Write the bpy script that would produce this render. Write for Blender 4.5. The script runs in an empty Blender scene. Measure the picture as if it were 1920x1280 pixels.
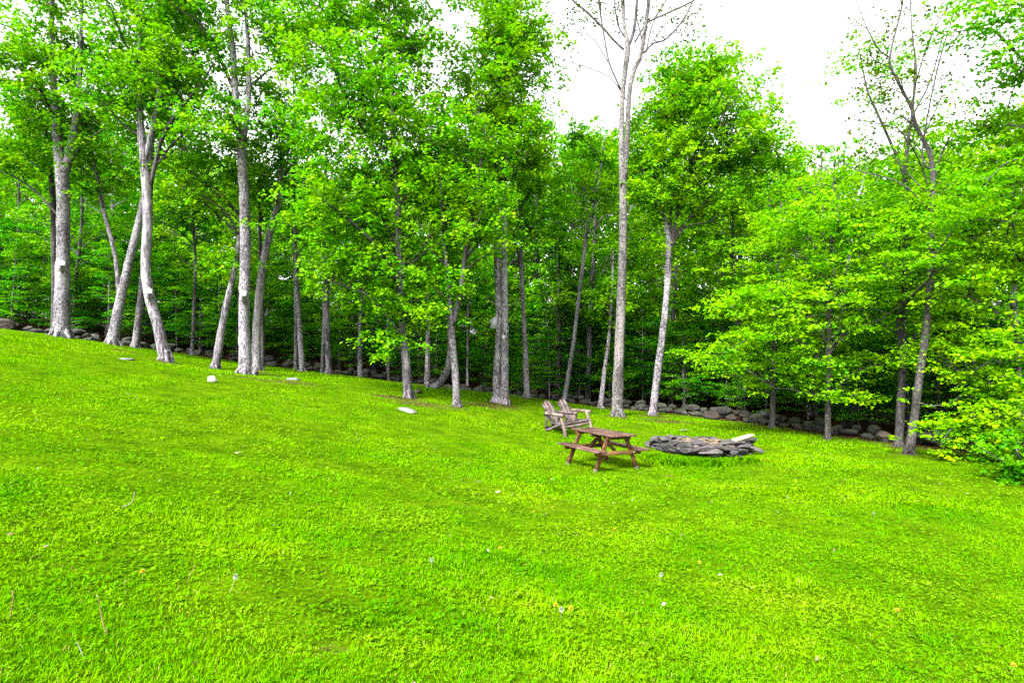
import bpy, math, random
import numpy as np
from mathutils import Vector, Matrix

# ------------------------------------------------------------------ camera, sky, sun, exposure
sc = bpy.context.scene
C = sc.collection
EYE = 1.6
cam_d = bpy.data.cameras.new('camera'); cam = bpy.data.objects.new('camera', cam_d); C.objects.link(cam)
cam.location = (0, 0, EYE); cam.rotation_euler = (math.radians(90), 0, 0)
cam_d.lens = 20; cam_d.sensor_width = 36; cam_d.clip_start = 0.05; cam_d.clip_end = 2000
sc.camera = cam
SUN_EL, SUN_AZ = math.radians(48), math.radians(212)      # azimuth clockwise from +Y (behind left of the camera)
w = bpy.data.worlds.new('World'); sc.world = w; w.use_nodes = True
nt = w.node_tree; nt.nodes.clear()
sky = nt.nodes.new('ShaderNodeTexSky'); sky.sky_type = 'NISHITA'; sky.sun_disc = False
sky.sun_elevation = SUN_EL; sky.sun_rotation = SUN_AZ; sky.air_density = 1.0; sky.dust_density = 4.0; sky.ozone_density = 1.0
hs = nt.nodes.new('ShaderNodeHueSaturation'); hs.inputs['Saturation'].default_value = 0.08     # a closed white overcast
bg = nt.nodes.new('ShaderNodeBackground'); bg.inputs['Strength'].default_value = 0.12
wo = nt.nodes.new('ShaderNodeOutputWorld')
nt.links.new(sky.outputs[0], hs.inputs['Color']); nt.links.new(hs.outputs[0], bg.inputs[0]); nt.links.new(bg.outputs[0], wo.inputs[0])
sl = bpy.data.lights.new('sun', 'SUN'); sl.energy = 2.3; sl.angle = math.radians(12); sl.color = (1.0, 0.97, 0.92)
so = bpy.data.objects.new('sun', sl); C.objects.link(so)
so.rotation_euler = Vector((-math.sin(SUN_AZ) * math.cos(SUN_EL), -math.cos(SUN_AZ) * math.cos(SUN_EL), -math.sin(SUN_EL))).to_track_quat('-Z', 'Y').to_euler()
so.location = (0, 0, 40)
vs = sc.view_settings
vs.view_transform = 'Standard'; vs.look = 'None'; vs.exposure = 2.75; vs.gamma = 1.0; vs.use_curve_mapping = False
sc.cycles.max_bounces = 7; sc.cycles.diffuse_bounces = 4; sc.cycles.glossy_bounces = 2; sc.cycles.transmission_bounces = 5
sc.cycles.transparent_max_bounces = 4
sc.cycles.use_denoising = False; sc.cycles.sample_clamp_indirect = 4.0

F = 1066.67
R = random.Random(7)
N = np.random.default_rng(7)
def at(px, py, d): return np.array([(px - 960) / F * d, d, (640 - py) / F * d + EYE])

# ------------------------------------------------------------------ terrain height
_gp = []
for px, py, d in [(0, 618, 23), (115, 631, 20), (212, 644, 21), (255, 653, 23), (310, 675, 18.5), (330, 660, 26), (405, 697, 20.5), (460, 701, 19),
                  (480, 690, 21.5), (567, 698, 24), (617, 698, 24), (676, 710, 26), (765, 746, 18), (800, 724, 24), (856, 757, 17.5), (937, 756, 20),
                  (988, 743, 23), (900, 737, 28), (1058, 755, 25), (1127, 766, 23.5), (1157, 780, 20.5), (1225, 777, 21.5), (1448, 802, 19.5),
                  (1552, 822, 17), (1685, 836, 16), (1705, 852, 14.5), (1850, 852, 15), (1040, 808, 17), (1062, 812, 16.6), (1109, 801, 17.6), (1124, 886, 11.4),
                  (1190, 879, 12.0), (1068, 870.5, 12.6), (1300, 858, 13.1), (1225, 842, 14.3), (1410, 857, 13.4), (1920, 905, 11), (560, 690, 29), (700, 704, 30)]:
    p = at(px, py, d); _gp.append((p[0], p[1], p[2] - EYE, 1))
for x, y, z in [(0, 0, -1.6), (-3, 0, -1.12), (3, 0, -1.9), (0, 6, -2.12), (-5, 6, -1.3), (5, 6, -2.4), (-10, 10, -0.75), (-60, 60, 3), (-20, 60, 0),
                (0, 60, -1.5), (30, 60, -3), (60, 60, -4), (-45, 20, 4.5), (45, 15, -5), (-45, -15, 4.5), (45, -15, -5), (0, -20, -0.6), (14, 2, -2.9)]:
    _gp.append((x, y, z, 1))
_gp = np.array(_gp)
def _U(r2): return np.where(r2 > 1e-9, 0.5 * r2 * np.log(np.maximum(r2, 1e-9)), 0)
def _tps():
    P = _gp[:, :2]; n = len(P)
    K = _U(((P[:, None] - P[None]) ** 2).sum(-1)) + np.eye(n) * 3.0
    Q = np.c_[np.ones(n), P]
    A = np.block([[K, Q], [Q.T, np.zeros((3, 3))]])
    return np.linalg.solve(A, np.r_[_gp[:, 2], 0, 0, 0])
_wt = _tps()
GX = np.arange(-60, 60.01, 0.5); GY = np.arange(-20, 60.01, 0.5)
_xx, _yy = np.meshgrid(GX, GY, indexing='ij')
_q = np.stack([_xx.ravel(), _yy.ravel()], 1)
_gz = np.zeros(len(_q))
for i in range(0, len(_q), 8000):
    b = _q[i:i + 8000]
    _gz[i:i + 8000] = _U(((b[:, None] - _gp[None, :, :2]) ** 2).sum(-1)) @ _wt[:-3] + _wt[-3] + b @ _wt[-2:]
_gz = (_gz + EYE).reshape(_xx.shape)
def ground(x, y):
    x = np.clip(np.asarray(x, float), -59.9, 59.4); y = np.clip(np.asarray(y, float), -19.9, 59.4)
    fx = (x + 60) / 0.5; fy = (y + 20) / 0.5
    i = fx.astype(int); j = fy.astype(int); u = fx - i; v = fy - j
    return _gz[i, j] * (1 - u) * (1 - v) + _gz[i + 1, j] * u * (1 - v) + _gz[i, j + 1] * (1 - u) * v + _gz[i + 1, j + 1] * u * v
def gz(x, y): return float(ground(x, y))
def gpoint(px, d):
    x = (px - 960) / F * d
    return np.array([x, d, gz(x, d)])

# smooth value noise in numpy, for spreading things unevenly
def vnoise(x, y, s, seed=0):
    x = np.asarray(x) / s; y = np.asarray(y) / s
    i = np.floor(x).astype(np.int64); j = np.floor(y).astype(np.int64); u = x - i; v = y - j
    u = u * u * (3 - 2 * u); v = v * v * (3 - 2 * v)
    def h(a, b):
        k = (a * 374761393 + b * 668265263 + seed * 974711) & 0x7fffffff
        k = ((k ^ (k >> 13)) * 1274126177) & 0x7fffffff
        return ((k ^ (k >> 16)) & 0xffff) / 65535.0
    return h(i, j) * (1 - u) * (1 - v) + h(i + 1, j) * u * (1 - v) + h(i, j + 1) * (1 - u) * v + h(i + 1, j + 1) * u * v

def hit(px, py):
    d = np.arange(1.5, 40, .02); z = (640 - py) / F * d + EYE
    k = np.nonzero(z <= ground((px - 960) / F * d, d))[0]
    return float(d[k[0]]) if len(k) else 30.0

# the line of the stone wall, in plan
WALL = np.array([(-45, 16), (-30, 20)] + [((px - 960) / F * d, d) for px, d in
        [(0, 22.7), (190, 24), (330, 26), (560, 28), (700, 28.5), (900, 27), (1050, 26.3), (1220, 24.4), (1400, 21.6), (1600, 18), (1850, 15.4)]] + [(15.5, 12), (19, 6), (24, -4), (30, -20)])
def wall_side(x, y):
    """signed distance to the wall line: positive on the wood's side"""
    x = np.asarray(x, float); y = np.asarray(y, float)
    best = np.full(x.shape, 1e9); sgn = np.zeros(x.shape)
    for a, b in zip(WALL[:-1], WALL[1:]):
        d = b - a; L2 = d @ d
        t = np.clip(((x - a[0]) * d[0] + (y - a[1]) * d[1]) / L2, 0, 1)
        dx = x - a[0] - t * d[0]; dy = y - a[1] - t * d[1]
        q = np.hypot(dx, dy); c = d[0] * (y - a[1]) - d[1] * (x - a[0])
        m = q < best - 1e-9
        best = np.where(m, q, best); sgn = np.where(m, np.sign(c), sgn)
    return best * sgn

# ------------------------------------------------------------------ helpers
def tag(o, label=None, cat=None, group=None, kind=None):
    if label: o['label'] = label
    if cat: o['category'] = cat
    if group: o['group'] = group
    if kind: o['kind'] = kind
    return o
def thing(name, label, cat, loc=(0, 0, 0), rz=0, group=None):
    o = bpy.data.objects.new(name, None); C.objects.link(o); o.location = loc; o.rotation_euler = (0, 0, rz); o.empty_display_size = 0.1
    return tag(o, label, cat, group)
def raw_mesh(name, V, faces, mat, smooth=False):
    """faces: list of (n,k) index arrays"""
    me = bpy.data.meshes.new(name)
    V = np.asarray(V, np.float32)
    me.vertices.add(len(V)); me.vertices.foreach_set('co', V.ravel())
    li = np.concatenate([f.ravel() for f in faces]).astype(np.int32)
    tot = np.concatenate([np.full(len(f), f.shape[1]) for f in faces]).astype(np.int32)
    st = np.r_[0, np.cumsum(tot)[:-1]].astype(np.int32)
    me.loops.add(len(li)); me.loops.foreach_set('vertex_index', li)
    me.polygons.add(len(tot)); me.polygons.foreach_set('loop_start', st)
    if smooth: me.polygons.foreach_set('use_smooth', np.ones(len(tot), bool))
    me.materials.append(mat); me.update(calc_edges=True); me.validate()
    return me
def link(name, me, parent=None, loc=None):
    o = bpy.data.objects.new(name, me); C.objects.link(o)
    if parent is not None: o.parent = parent
    if loc is not None: o.location = loc
    return o
class MB:
    def __init__(s): s.v = []; s.f = {}; s.n = 0; s.mi = 0; s.m = {}
    def add(s, V, *faces):
        V = np.asarray(V, float)
        for f in faces:
            f = np.asarray(f, int)
            if len(f): s.f.setdefault(f.shape[1], []).append(f + s.n); s.m.setdefault(f.shape[1], []).append(np.full(len(f), s.mi, np.int32))
        s.v.append(V); s.n += len(V)
    def tube(s, P, rad, sides=8, cap=True, lump=0.0, rng=None):
        P = np.asarray(P, float); n = len(P); rad = np.asarray(rad, float)
        T = np.gradient(P, axis=0); T /= np.linalg.norm(T, axis=1)[:, None] + 1e-12
        ref = np.array([1.0, 0, 0]) if abs(T[0][0]) < 0.8 else np.array([0, 1.0, 0])
        U = ref - T * (T @ ref)[:, None]; U /= np.linalg.norm(U, axis=1)[:, None] + 1e-12
        W = np.cross(T, U)
        a = np.linspace(0, 2 * np.pi, sides, endpoint=False)
        rr = rad[:, None] * np.ones(sides)[None]
        if lump and rng is not None: rr = rr * (1 + lump * rng.standard_normal(rr.shape))
        V = P[:, None] + rr[..., None] * (np.cos(a)[None, :, None] * U[:, None] + np.sin(a)[None, :, None] * W[:, None])
        i = np.arange(n - 1)[:, None] * sides; k = np.arange(sides)[None]; k2 = (k + 1) % sides
        q = np.stack([i + k, i + k2, i + sides + k2, i + sides + k], -1).reshape(-1, 4)
        V = V.reshape(-1, 3)
        if cap:
            V = np.r_[V, P[:1], P[-1:]]; c0 = n * sides; kk = np.arange(sides); kn = (kk + 1) % sides
            t = np.r_[np.stack([np.full(sides, c0), kn, kk], 1), np.stack([np.full(sides, c0 + 1), (n - 1) * sides + kk, (n - 1) * sides + kn], 1)]
            s.add(V, q, t)
        else: s.add(V, q)
    def box(s, c, size, rot=None, bev=0.006):
        """box with chamfered edges; c centre, size full lengths, rot Matrix 3x3"""
        h = np.array(size, float) / 2; b = min(bev, h.min() * 0.45)
        V = []
        for sx in (-1, 1):
            for sy in (-1, 1):
                for sz in (-1, 1):
                    S = np.array([sx, sy, sz], float)
                    for k in range(3):
                        e = h - b; e = e.copy(); e[k] = h[k]; V.append(S * e)
        V = np.array(V)
        def vid(sx, sy, sz, k): return (((sx > 0) * 4 + (sy > 0) * 2 + (sz > 0)) * 3) + k
        quads, tris = [], []
        for k in range(3):
            i, j = [(1, 2), (2, 0), (0, 1)][k]
            for sg in (-1, 1):
                q = []
                for u, v in ((-1, -1), (1, -1), (1, 1), (-1, 1)):
                    S = [0, 0, 0]; S[k] = sg; S[i] = u; S[j] = v; q.append(vid(*S, k))
                quads.append(q if sg > 0 else q[::-1])
        for k in range(3):        # edges along axis k
            i, j = [(1, 2), (2, 0), (0, 1)][k]
            for u in (-1, 1):
                for v in (-1, 1):
                    A = [0, 0, 0]; A[i] = u; A[j] = v; A[k] = -1; B = A[:]; B[k] = 1
                    q = [vid(*A, i), vid(*B, i), vid(*B, j), vid(*A, j)]
                    quads.append(q if u * v < 0 else q[::-1])
        for sx in (-1, 1):
            for sy in (-1, 1):
                for sz in (-1, 1):
                    t = [vid(sx, sy, sz, k) for k in range(3)]; tris.append(t if sx * sy * sz > 0 else t[::-1])
        if rot is not None: V = V @ np.array(rot).T
        s.add(V + np.array(c, float), quads, tris)
    def beam(s, a, b, w, t, up=(0, 0, 1), bev=0.006):
        """plank from a to b, width w across, thickness t along 'up'"""
        a = np.array(a, float); b = np.array(b, float); X = b - a; L = np.linalg.norm(X); X /= L
        Z = np.array(up, float); Z = Z - X * (Z @ X); Z /= np.linalg.norm(Z); Y = np.cross(Z, X)
        s.box((a + b) / 2, (L, w, t), np.stack([X, Y, Z], 1), bev)
    def build(s, name, mat, parent=None, smooth=False, loc=None):
        return link(name, s.mesh(name, mat, smooth), parent, loc)
    def mesh(s, name, mat, smooth=False):
        mats = mat if isinstance(mat, (list, tuple)) else [mat]
        me = raw_mesh(name, np.concatenate(s.v), [np.concatenate(f) for f in s.f.values()], mats[0], smooth)
        for m in mats[1:]: me.materials.append(m)
        mi = np.concatenate([np.concatenate(s.m[k]) for k in s.f])
        if len(mats) > 1 and len(mi) == len(me.polygons): me.polygons.foreach_set('material_index', mi)
        return me

def spline(P, n):
    """Catmull-Rom through rows of P (any number of columns)"""
    P = np.asarray(P, float)
    if len(P) < 3:
        t = np.linspace(0, 1, n)[:, None]; return P[0] * (1 - t) + P[-1] * t
    Q = np.r_[[2 * P[0] - P[1]], P, [2 * P[-1] - P[-2]]]
    u = np.linspace(0, len(P) - 1 - 1e-9, n); i = u.astype(int); t = (u - i)[:, None]
    a, b, c, d = Q[i], Q[i + 1], Q[i + 2], Q[i + 3]
    return 0.5 * (2 * b + (c - a) * t + (2 * a - 5 * b + 4 * c - d) * t ** 2 + (3 * b - a - 3 * c + d) * t ** 3)

# ------------------------------------------------------------------ materials
def mat_new(name):
    m = bpy.data.materials.new(name); m.use_nodes = True; m.node_tree.nodes.clear()
    return m, m.node_tree.nodes, m.node_tree.links
def nd(ns, t, **kw):
    n = ns.new(t)
    for k, v in kw.items(): setattr(n, k, v)
    return n
def ramp(ns, stops, interp='LINEAR'):
    r = ns.new('ShaderNodeValToRGB'); r.color_ramp.interpolation = interp; e = r.color_ramp.elements
    while len(e) > 1: e.remove(e[-1])
    e[0].position = stops[0][0]; e[0].color = (*stops[0][1], 1)
    for p, c in stops[1:]:
        x = e.new(p); x.color = (*c, 1)
    return r
def noise(ns, ls, vec, scale, detail=3, rough=0.6, mapscale=None):
    n = nd(ns, 'ShaderNodeTexNoise'); n.inputs['Scale'].default_value = scale; n.inputs['Detail'].default_value = detail; n.inputs['Roughness'].default_value = rough
    if mapscale:
        mp = nd(ns, 'ShaderNodeMapping'); mp.inputs['Scale'].default_value = mapscale; ls.new(vec, mp.inputs['Vector']); vec = mp.outputs[0]
    ls.new(vec, n.inputs['Vector']); return n
def mixc(ns, ls, fac, a, b, mode='MIX'):
    m = nd(ns, 'ShaderNodeMix', data_type='RGBA', blend_type=mode)
    for s, v in ((0, fac), (6, a), (7, b)):
        if isinstance(v, (int, float)): m.inputs[s].default_value = v
        elif isinstance(v, tuple): m.inputs[s].default_value = (*v, 1)
        else: ls.new(v, m.inputs[s])
    return m.outputs[2]
def mth(ns, ls, op, a, b=None, clamp=False):
    m = nd(ns, 'ShaderNodeMath', operation=op); m.use_clamp = clamp
    for i, v in enumerate((a, b)):
        if v is None: continue
        if isinstance(v, (int, float)): m.inputs[i].default_value = v
        else: ls.new(v, m.inputs[i])
    return m.outputs[0]

def leaf_mat(name, stops, patch=0.6, trans=0.48, yellow=(0.23, 0.29, 0.002), ymax=0.55):
    m, ns, ls = mat_new(name)
    geo = nd(ns, 'ShaderNodeNewGeometry'); tc = nd(ns, 'ShaderNodeTexCoord'); oi = nd(ns, 'ShaderNodeObjectInfo')
    n = noise(ns, ls, geo.outputs['Position'], 1 / patch, 3, 0.6)
    v = mth(ns, ls, 'ADD', mth(ns, ls, 'SUBTRACT', mth(ns, ls, 'MULTIPLY', n.outputs[0], 1.7), 0.5), mth(ns, ls, 'MULTIPLY', geo.outputs['Random Per Island'], 0.24))
    v = mth(ns, ls, 'ADD', v, mth(ns, ls, 'MULTIPLY', mth(ns, ls, 'SUBTRACT', oi.outputs['Random'], 0.5), 0.22))
    r = ramp(ns, stops); ls.new(v, r.inputs[0])
    n2 = noise(ns, ls, geo.outputs['Position'], 0.55, 2, 0.5)
    yf = mth(ns, ls, 'MULTIPLY', mth(ns, ls, 'MULTIPLY', mth(ns, ls, 'SUBTRACT', n2.outputs[0], 0.47), 5.0, True), ymax)
    col = mixc(ns, ls, yf, r.outputs[0], yellow)
    p = nd(ns, 'ShaderNodeBsdfPrincipled'); ls.new(col, p.inputs['Base Color']); p.inputs['Roughness'].default_value = 0.45
    p.inputs['Specular IOR Level'].default_value = 0.05
    t = nd(ns, 'ShaderNodeBsdfTranslucent'); tcol = mixc(ns, ls, 1.0, col, (0.85, 1.15, 0.4), 'MULTIPLY'); ls.new(tcol, t.inputs['Color'])
    mx = nd(ns, 'ShaderNodeMixShader'); mx.inputs[0].default_value = trans
    ls.new(p.outputs[0], mx.inputs[1]); ls.new(t.outputs[0], mx.inputs[2])
    o = nd(ns, 'ShaderNodeOutputMaterial'); ls.new(mx.outputs[0], o.inputs['Surface'])
    return m
LEAF = leaf_mat('leaf_bright', [(0.15, (0.022, 0.15, 0.001)), (0.45, (0.085, 0.265, 0.001)), (0.7, (0.175, 0.35, 0.001)), (0.95, (0.31, 0.41, 0.002))], yellow=(0.22, 0.33, 0.002), ymax=0.45)
LEAF_Y = leaf_mat('leaf_lime', [(0.15, (0.05, 0.22, 0.001)), (0.45, (0.14, 0.34, 0.001)), (0.7, (0.22, 0.40, 0.001)), (0.95, (0.33, 0.44, 0.002))], yellow=(0.26, 0.38, 0.002), ymax=0.4, trans=0.5)
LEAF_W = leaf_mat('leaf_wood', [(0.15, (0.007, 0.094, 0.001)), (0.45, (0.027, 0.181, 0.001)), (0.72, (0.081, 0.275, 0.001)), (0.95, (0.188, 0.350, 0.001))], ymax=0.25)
LEAF_D = leaf_mat('leaf_dark', [(0.2, (0.005, 0.033, 0.004)), (0.6, (0.009, 0.050, 0.005)), (0.95, (0.020, 0.073, 0.007))], ymax=0.05, trans=0.25)
LEAF_S = leaf_mat('leaf_sparse', [(0.2, (0.033, 0.066, 0.004)), (0.6, (0.066, 0.099, 0.007)), (0.95, (0.106, 0.112, 0.008))], ymax=0.4, yellow=(0.132, 0.112, 0.013))

def bark_mat(name, dark, mid, light, lichen=(0.42, 0.46, 0.38), lf=0.35, scale=1.0, contrast=1.0, streak=1.0):
    m, ns, ls = mat_new(name)
    tc = nd(ns, 'ShaderNodeTexCoord'); oi = nd(ns, 'ShaderNodeObjectInfo')
    add = nd(ns, 'ShaderNodeVectorMath', operation='ADD'); ls.new(tc.outputs['Object'], add.inputs[0])
    sc_ = nd(ns, 'ShaderNodeVectorMath', operation='SCALE'); cx = nd(ns, 'ShaderNodeCombineXYZ')
    for k in range(3): ls.new(oi.outputs['Random'], cx.inputs[k])
    ls.new(cx.outputs[0], sc_.inputs[0]); sc_.inputs['Scale'].default_value = 37.0; ls.new(sc_.outputs[0], add.inputs[1])
    v = add.outputs[0]
    a = noise(ns, ls, v, 26 * scale, 4, 0.7, (1, 1, 0.45)); b = noise(ns, ls, v, 1.7 * scale, 3, 0.6, (1, 1, 0.4)); st_ = noise(ns, ls, v, 1.1, 3, 0.65, (2.2, 2.2, 0.35))
    a2 = noise(ns, ls, v, 20 * scale, 4, 0.7, (1, 1, 0.13)); sw = mth(ns, ls, 'MULTIPLY', mth(ns, ls, 'SUBTRACT', mth(ns, ls, 'FRACT', mth(ns, ls, 'MULTIPLY', oi.outputs['Random'], 7.3)), 0.5), 2.0 * streak, True)
    am = nd(ns, 'ShaderNodeMix', data_type='FLOAT'); ls.new(sw, am.inputs[0]); ls.new(a.outputs[0], am.inputs[2]); ls.new(a2.outputs[0], am.inputs[3])
    f = mth(ns, ls, 'ADD', mth(ns, ls, 'MULTIPLY', am.outputs[0], 1.0), mth(ns, ls, 'MULTIPLY', mth(ns, ls, 'SUBTRACT', b.outputs[0], 0.5), 0.5))
    r = ramp(ns, [(0.5 - 0.1 / contrast, dark), (0.5, mid), (0.5 + 0.1 / contrast, light)]); ls.new(f, r.inputs[0])
    l = noise(ns, ls, v, 4.5 * scale, 4, 0.7)
    lfv = mth(ns, ls, 'MULTIPLY', mth(ns, ls, 'SUBTRACT', l.outputs[0], 0.54), 12.0, True)
    col = mixc(ns, ls, mth(ns, ls, 'MULTIPLY', lfv, lf), r.outputs[0], lichen)
    col = mixc(ns, ls, mth(ns, ls, 'MULTIPLY', mth(ns, ls, 'SUBTRACT', st_.outputs[0], 0.5), 2.6, True), col, mixc(ns, ls, 1.0, col, (0.62, 0.5, 0.42), 'MULTIPLY'))
    hv = nd(ns, 'ShaderNodeHueSaturation'); ls.new(col, hv.inputs['Color'])
    ls.new(mth(ns, ls, 'ADD', 0.78, mth(ns, ls, 'MULTIPLY', oi.outputs['Random'], 0.44)), hv.inputs['Value'])
    p = nd(ns, 'ShaderNodeBsdfPrincipled'); ls.new(hv.outputs[0], p.inputs['Base Color']); p.inputs['Roughness'].default_value = 0.9
    bp = nd(ns, 'ShaderNodeBump'); bp.inputs['Strength'].default_value = 0.9; bp.inputs['Distance'].default_value = 0.03; ls.new(am.outputs[0], bp.inputs['Height']); ls.new(bp.outputs[0], p.inputs['Normal'])
    o = nd(ns, 'ShaderNodeOutputMaterial'); ls.new(p.outputs[0], o.inputs[0])
    return m
BARK_L = bark_mat('bark_pale', (0.018, 0.014, 0.018), (0.106, 0.092, 0.109), (0.218, 0.204, 0.224), lichen=(0.218, 0.231, 0.197))
BARK_M = bark_mat('bark_grey', (0.012, 0.008, 0.012), (0.069, 0.058, 0.069), (0.180, 0.167, 0.180), contrast=1.2, lichen=(0.144, 0.159, 0.123))
BARK_D = bark_mat('bark_dark', (0.007, 0.005, 0.005), (0.023, 0.018, 0.018), (0.066, 0.056, 0.056), lf=0.2, contrast=1.1, lichen=(0.092, 0.099, 0.079))

BARK_S = bark_mat('bark_speckled', (0.013, 0.011, 0.011), (0.064, 0.057, 0.058), (0.145, 0.134, 0.132), lichen=(0.145, 0.153, 0.128), contrast=1.3, scale=1.2, streak=0.0)
def stone_mat(name, stops, lichen=(0.075, 0.08, 0.06), lf=0.5, moss=0.0, sc_=1.0):
    m, ns, ls = mat_new(name)
    geo = nd(ns, 'ShaderNodeNewGeometry'); oi = nd(ns, 'ShaderNodeObjectInfo'); v = geo.outputs['Position']
    a = noise(ns, ls, v, 9 * sc_, 5, 0.7); b = noise(ns, ls, v, 2.5 * sc_, 4, 0.65); c = noise(ns, ls, v, 40, 3, 0.7)
    f = mth(ns, ls, 'ADD', mth(ns, ls, 'MULTIPLY', a.outputs[0], 0.6), mth(ns, ls, 'MULTIPLY', oi.outputs['Random'], 0.4))
    r = ramp(ns, stops); ls.new(f, r.inputs[0])
    lv = mth(ns, ls, 'MULTIPLY', mth(ns, ls, 'SUBTRACT', b.outputs[0], 0.53), 9.0, True)
    col = mixc(ns, ls, mth(ns, ls, 'MULTIPLY', lv, lf), r.outputs[0], lichen)
    if moss:
        sx = nd(ns, 'ShaderNodeSeparateXYZ'); ls.new(geo.outputs['Normal'], sx.inputs[0])
        mv = mth(ns, ls, 'MULTIPLY', mth(ns, ls, 'SUBTRACT', mth(ns, ls, 'ADD', sx.outputs[2], a.outputs[0]), 1.05), 3.0, True)
        col = mixc(ns, ls, mth(ns, ls, 'MULTIPLY', mv, moss), col, (0.025, 0.045, 0.005))
    col = mixc(ns, ls, 0.5, col, mixc(ns, ls, 1.0, col, ramp_of(ns, ls, c.outputs[0]), 'MULTIPLY'))
    p = nd(ns, 'ShaderNodeBsdfPrincipled'); ls.new(col, p.inputs['Base Color']); p.inputs['Roughness'].default_value = 0.85
    bp = nd(ns, 'ShaderNodeBump'); bp.inputs['Strength'].default_value = 0.7; bp.inputs['Distance'].default_value = 0.03; ls.new(a.outputs[0], bp.inputs['Height']); ls.new(bp.outputs[0], p.inputs['Normal'])
    o = nd(ns, 'ShaderNodeOutputMaterial'); ls.new(p.outputs[0], o.inputs[0])
    return m
def ramp_of(ns, ls, v):
    r = ramp(ns, [(0.3, (0.35, 0.35, 0.35)), (0.7, (1.3, 1.3, 1.3))]); ls.new(v, r.inputs[0]); return r.outputs[0]
FIELD = stone_mat('field_stone', [(0.2, (0.005, 0.003, 0.003)), (0.45, (0.008, 0.007, 0.007)), (0.7, (0.012, 0.011, 0.011)), (0.9, (0.010, 0.007, 0.005))], moss=0.5)
SLATE = stone_mat('slate_slab', [(0.25, (0.003, 0.003, 0.003)), (0.42, (0.014, 0.012, 0.012)), (0.58, (0.034, 0.029, 0.030)), (0.75, (0.062, 0.054, 0.054))], lichen=(0.084, 0.076, 0.068), lf=0.5, sc_=1.6)
PALE = stone_mat('pale_rock', [(0.2, (0.086, 0.076, 0.081)), (0.8, (0.143, 0.133, 0.138))], lf=0.2)
WHITE_ROCK = stone_mat('white_rock', [(0.2, (0.462, 0.449, 0.436)), (0.8, (0.541, 0.528, 0.515))], lf=0.05)
RUST_ROCK = stone_mat('rusty_rock', [(0.2, (0.017, 0.010, 0.006)), (0.8, (0.028, 0.018, 0.012))], lf=0.3)

def wood_mat(name, dark, mid, light, axis=(1, 1, 1), wear=(0.45, 0.33, 0.3), wf=0.35):
    m, ns, ls = mat_new(name)
    tc = nd(ns, 'ShaderNodeTexCoord'); v = tc.outputs['Object']
    a = noise(ns, ls, v, 9, 5, 0.65, axis); b = noise(ns, ls, v, 3.0, 4, 0.7); g = noise(ns, ls, v, 60, 3, 0.6, axis)
    f = mth(ns, ls, 'ADD', mth(ns, ls, 'MULTIPLY', a.outputs[0], 0.7), mth(ns, ls, 'MULTIPLY', g.outputs[0], 0.3))
    r = ramp(ns, [(0.36, dark), (0.5, mid), (0.64, light)]); ls.new(f, r.inputs[0])
    wv = mth(ns, ls, 'MULTIPLY', mth(ns, ls, 'SUBTRACT', b.outputs[0], 0.52), 8.0, True)
    col = mixc(ns, ls, mth(ns, ls, 'MULTIPLY', wv, wf), r.outputs[0], wear)
    p = nd(ns, 'ShaderNodeBsdfPrincipled'); ls.new(col, p.inputs['Base Color']); p.inputs['Roughness'].default_value = 0.8; p.inputs['Specular IOR Level'].default_value = 0.2
    bp = nd(ns, 'ShaderNodeBump'); bp.inputs['Strength'].default_value = 0.4; bp.inputs['Distance'].default_value = 0.006; ls.new(f, bp.inputs['Height']); ls.new(bp.outputs[0], p.inputs['Normal'])
    o = nd(ns, 'ShaderNodeOutputMaterial'); ls.new(p.outputs[0], o.inputs[0])
    return m
STAIN = wood_mat('stained_wood', (0.014, 0.005, 0.002), (0.055, 0.022, 0.007), (0.13, 0.062, 0.02), (0.25, 1, 1), (0.15, 0.10, 0.06), 0.35)
STAIN_T = wood_mat('stained_top', (0.014, 0.006, 0.004), (0.05, 0.025, 0.018), (0.10, 0.058, 0.043), (0.15, 1, 1), (0.14, 0.10, 0.085), 0.5)
GOLD = wood_mat('stained_beam', (0.044, 0.018, 0.005), (0.094, 0.048, 0.013), (0.138, 0.080, 0.026), (1, 0.3, 1), (0.123, 0.102, 0.073), 0.35)
FOOT = wood_mat('pale_foot_wood', (0.037, 0.025, 0.022), (0.070, 0.055, 0.050), (0.100, 0.086, 0.080), (1, 1, 0.3), (0.100, 0.091, 0.083), 0.3)
LOGW = wood_mat('weathered_log', (0.030, 0.019, 0.018), (0.089, 0.065, 0.057), (0.154, 0.128, 0.110), (1, 1, 0.2), (0.163, 0.139, 0.089), 0.4)
LOGD = wood_mat('dark_log', (0.012, 0.007, 0.007), (0.042, 0.030, 0.030), (0.107, 0.089, 0.086), (0.25, 1, 1), (0.125, 0.107, 0.107), 0.45)
NEWWOOD = wood_mat('fresh_board', (0.330, 0.264, 0.112), (0.449, 0.383, 0.178), (0.495, 0.436, 0.238), (0.2, 1, 1), (0.462, 0.422, 0.264), 0.2)
def plain(name, col, rough=0.7, var=0.25, scale=14):
    m, ns, ls = mat_new(name)
    tc = nd(ns, 'ShaderNodeTexCoord'); a = noise(ns, ls, tc.outputs['Object'], scale, 4, 0.65)
    r = ramp(ns, [(0.3, tuple(c * (1 - var) for c in col)), (0.7, tuple(min(1, c * (1 + var * 0.4)) for c in col))]); ls.new(a.outputs[0], r.inputs[0])
    p = nd(ns, 'ShaderNodeBsdfPrincipled'); ls.new(r.outputs[0], p.inputs['Base Color']); p.inputs['Roughness'].default_value = rough
    o = nd(ns, 'ShaderNodeOutputMaterial'); ls.new(p.outputs[0], o.inputs[0]); return m
WHITE = plain('white_paint', (0.274, 0.270, 0.264)); GREYW = plain('grey_box_wood', (0.133, 0.133, 0.126)); HOLE = plain('black_hole', (0.012, 0.011, 0.01))
STEEL = plain('bolt_steel', (0.5, 0.5, 0.48), 0.4)
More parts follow.
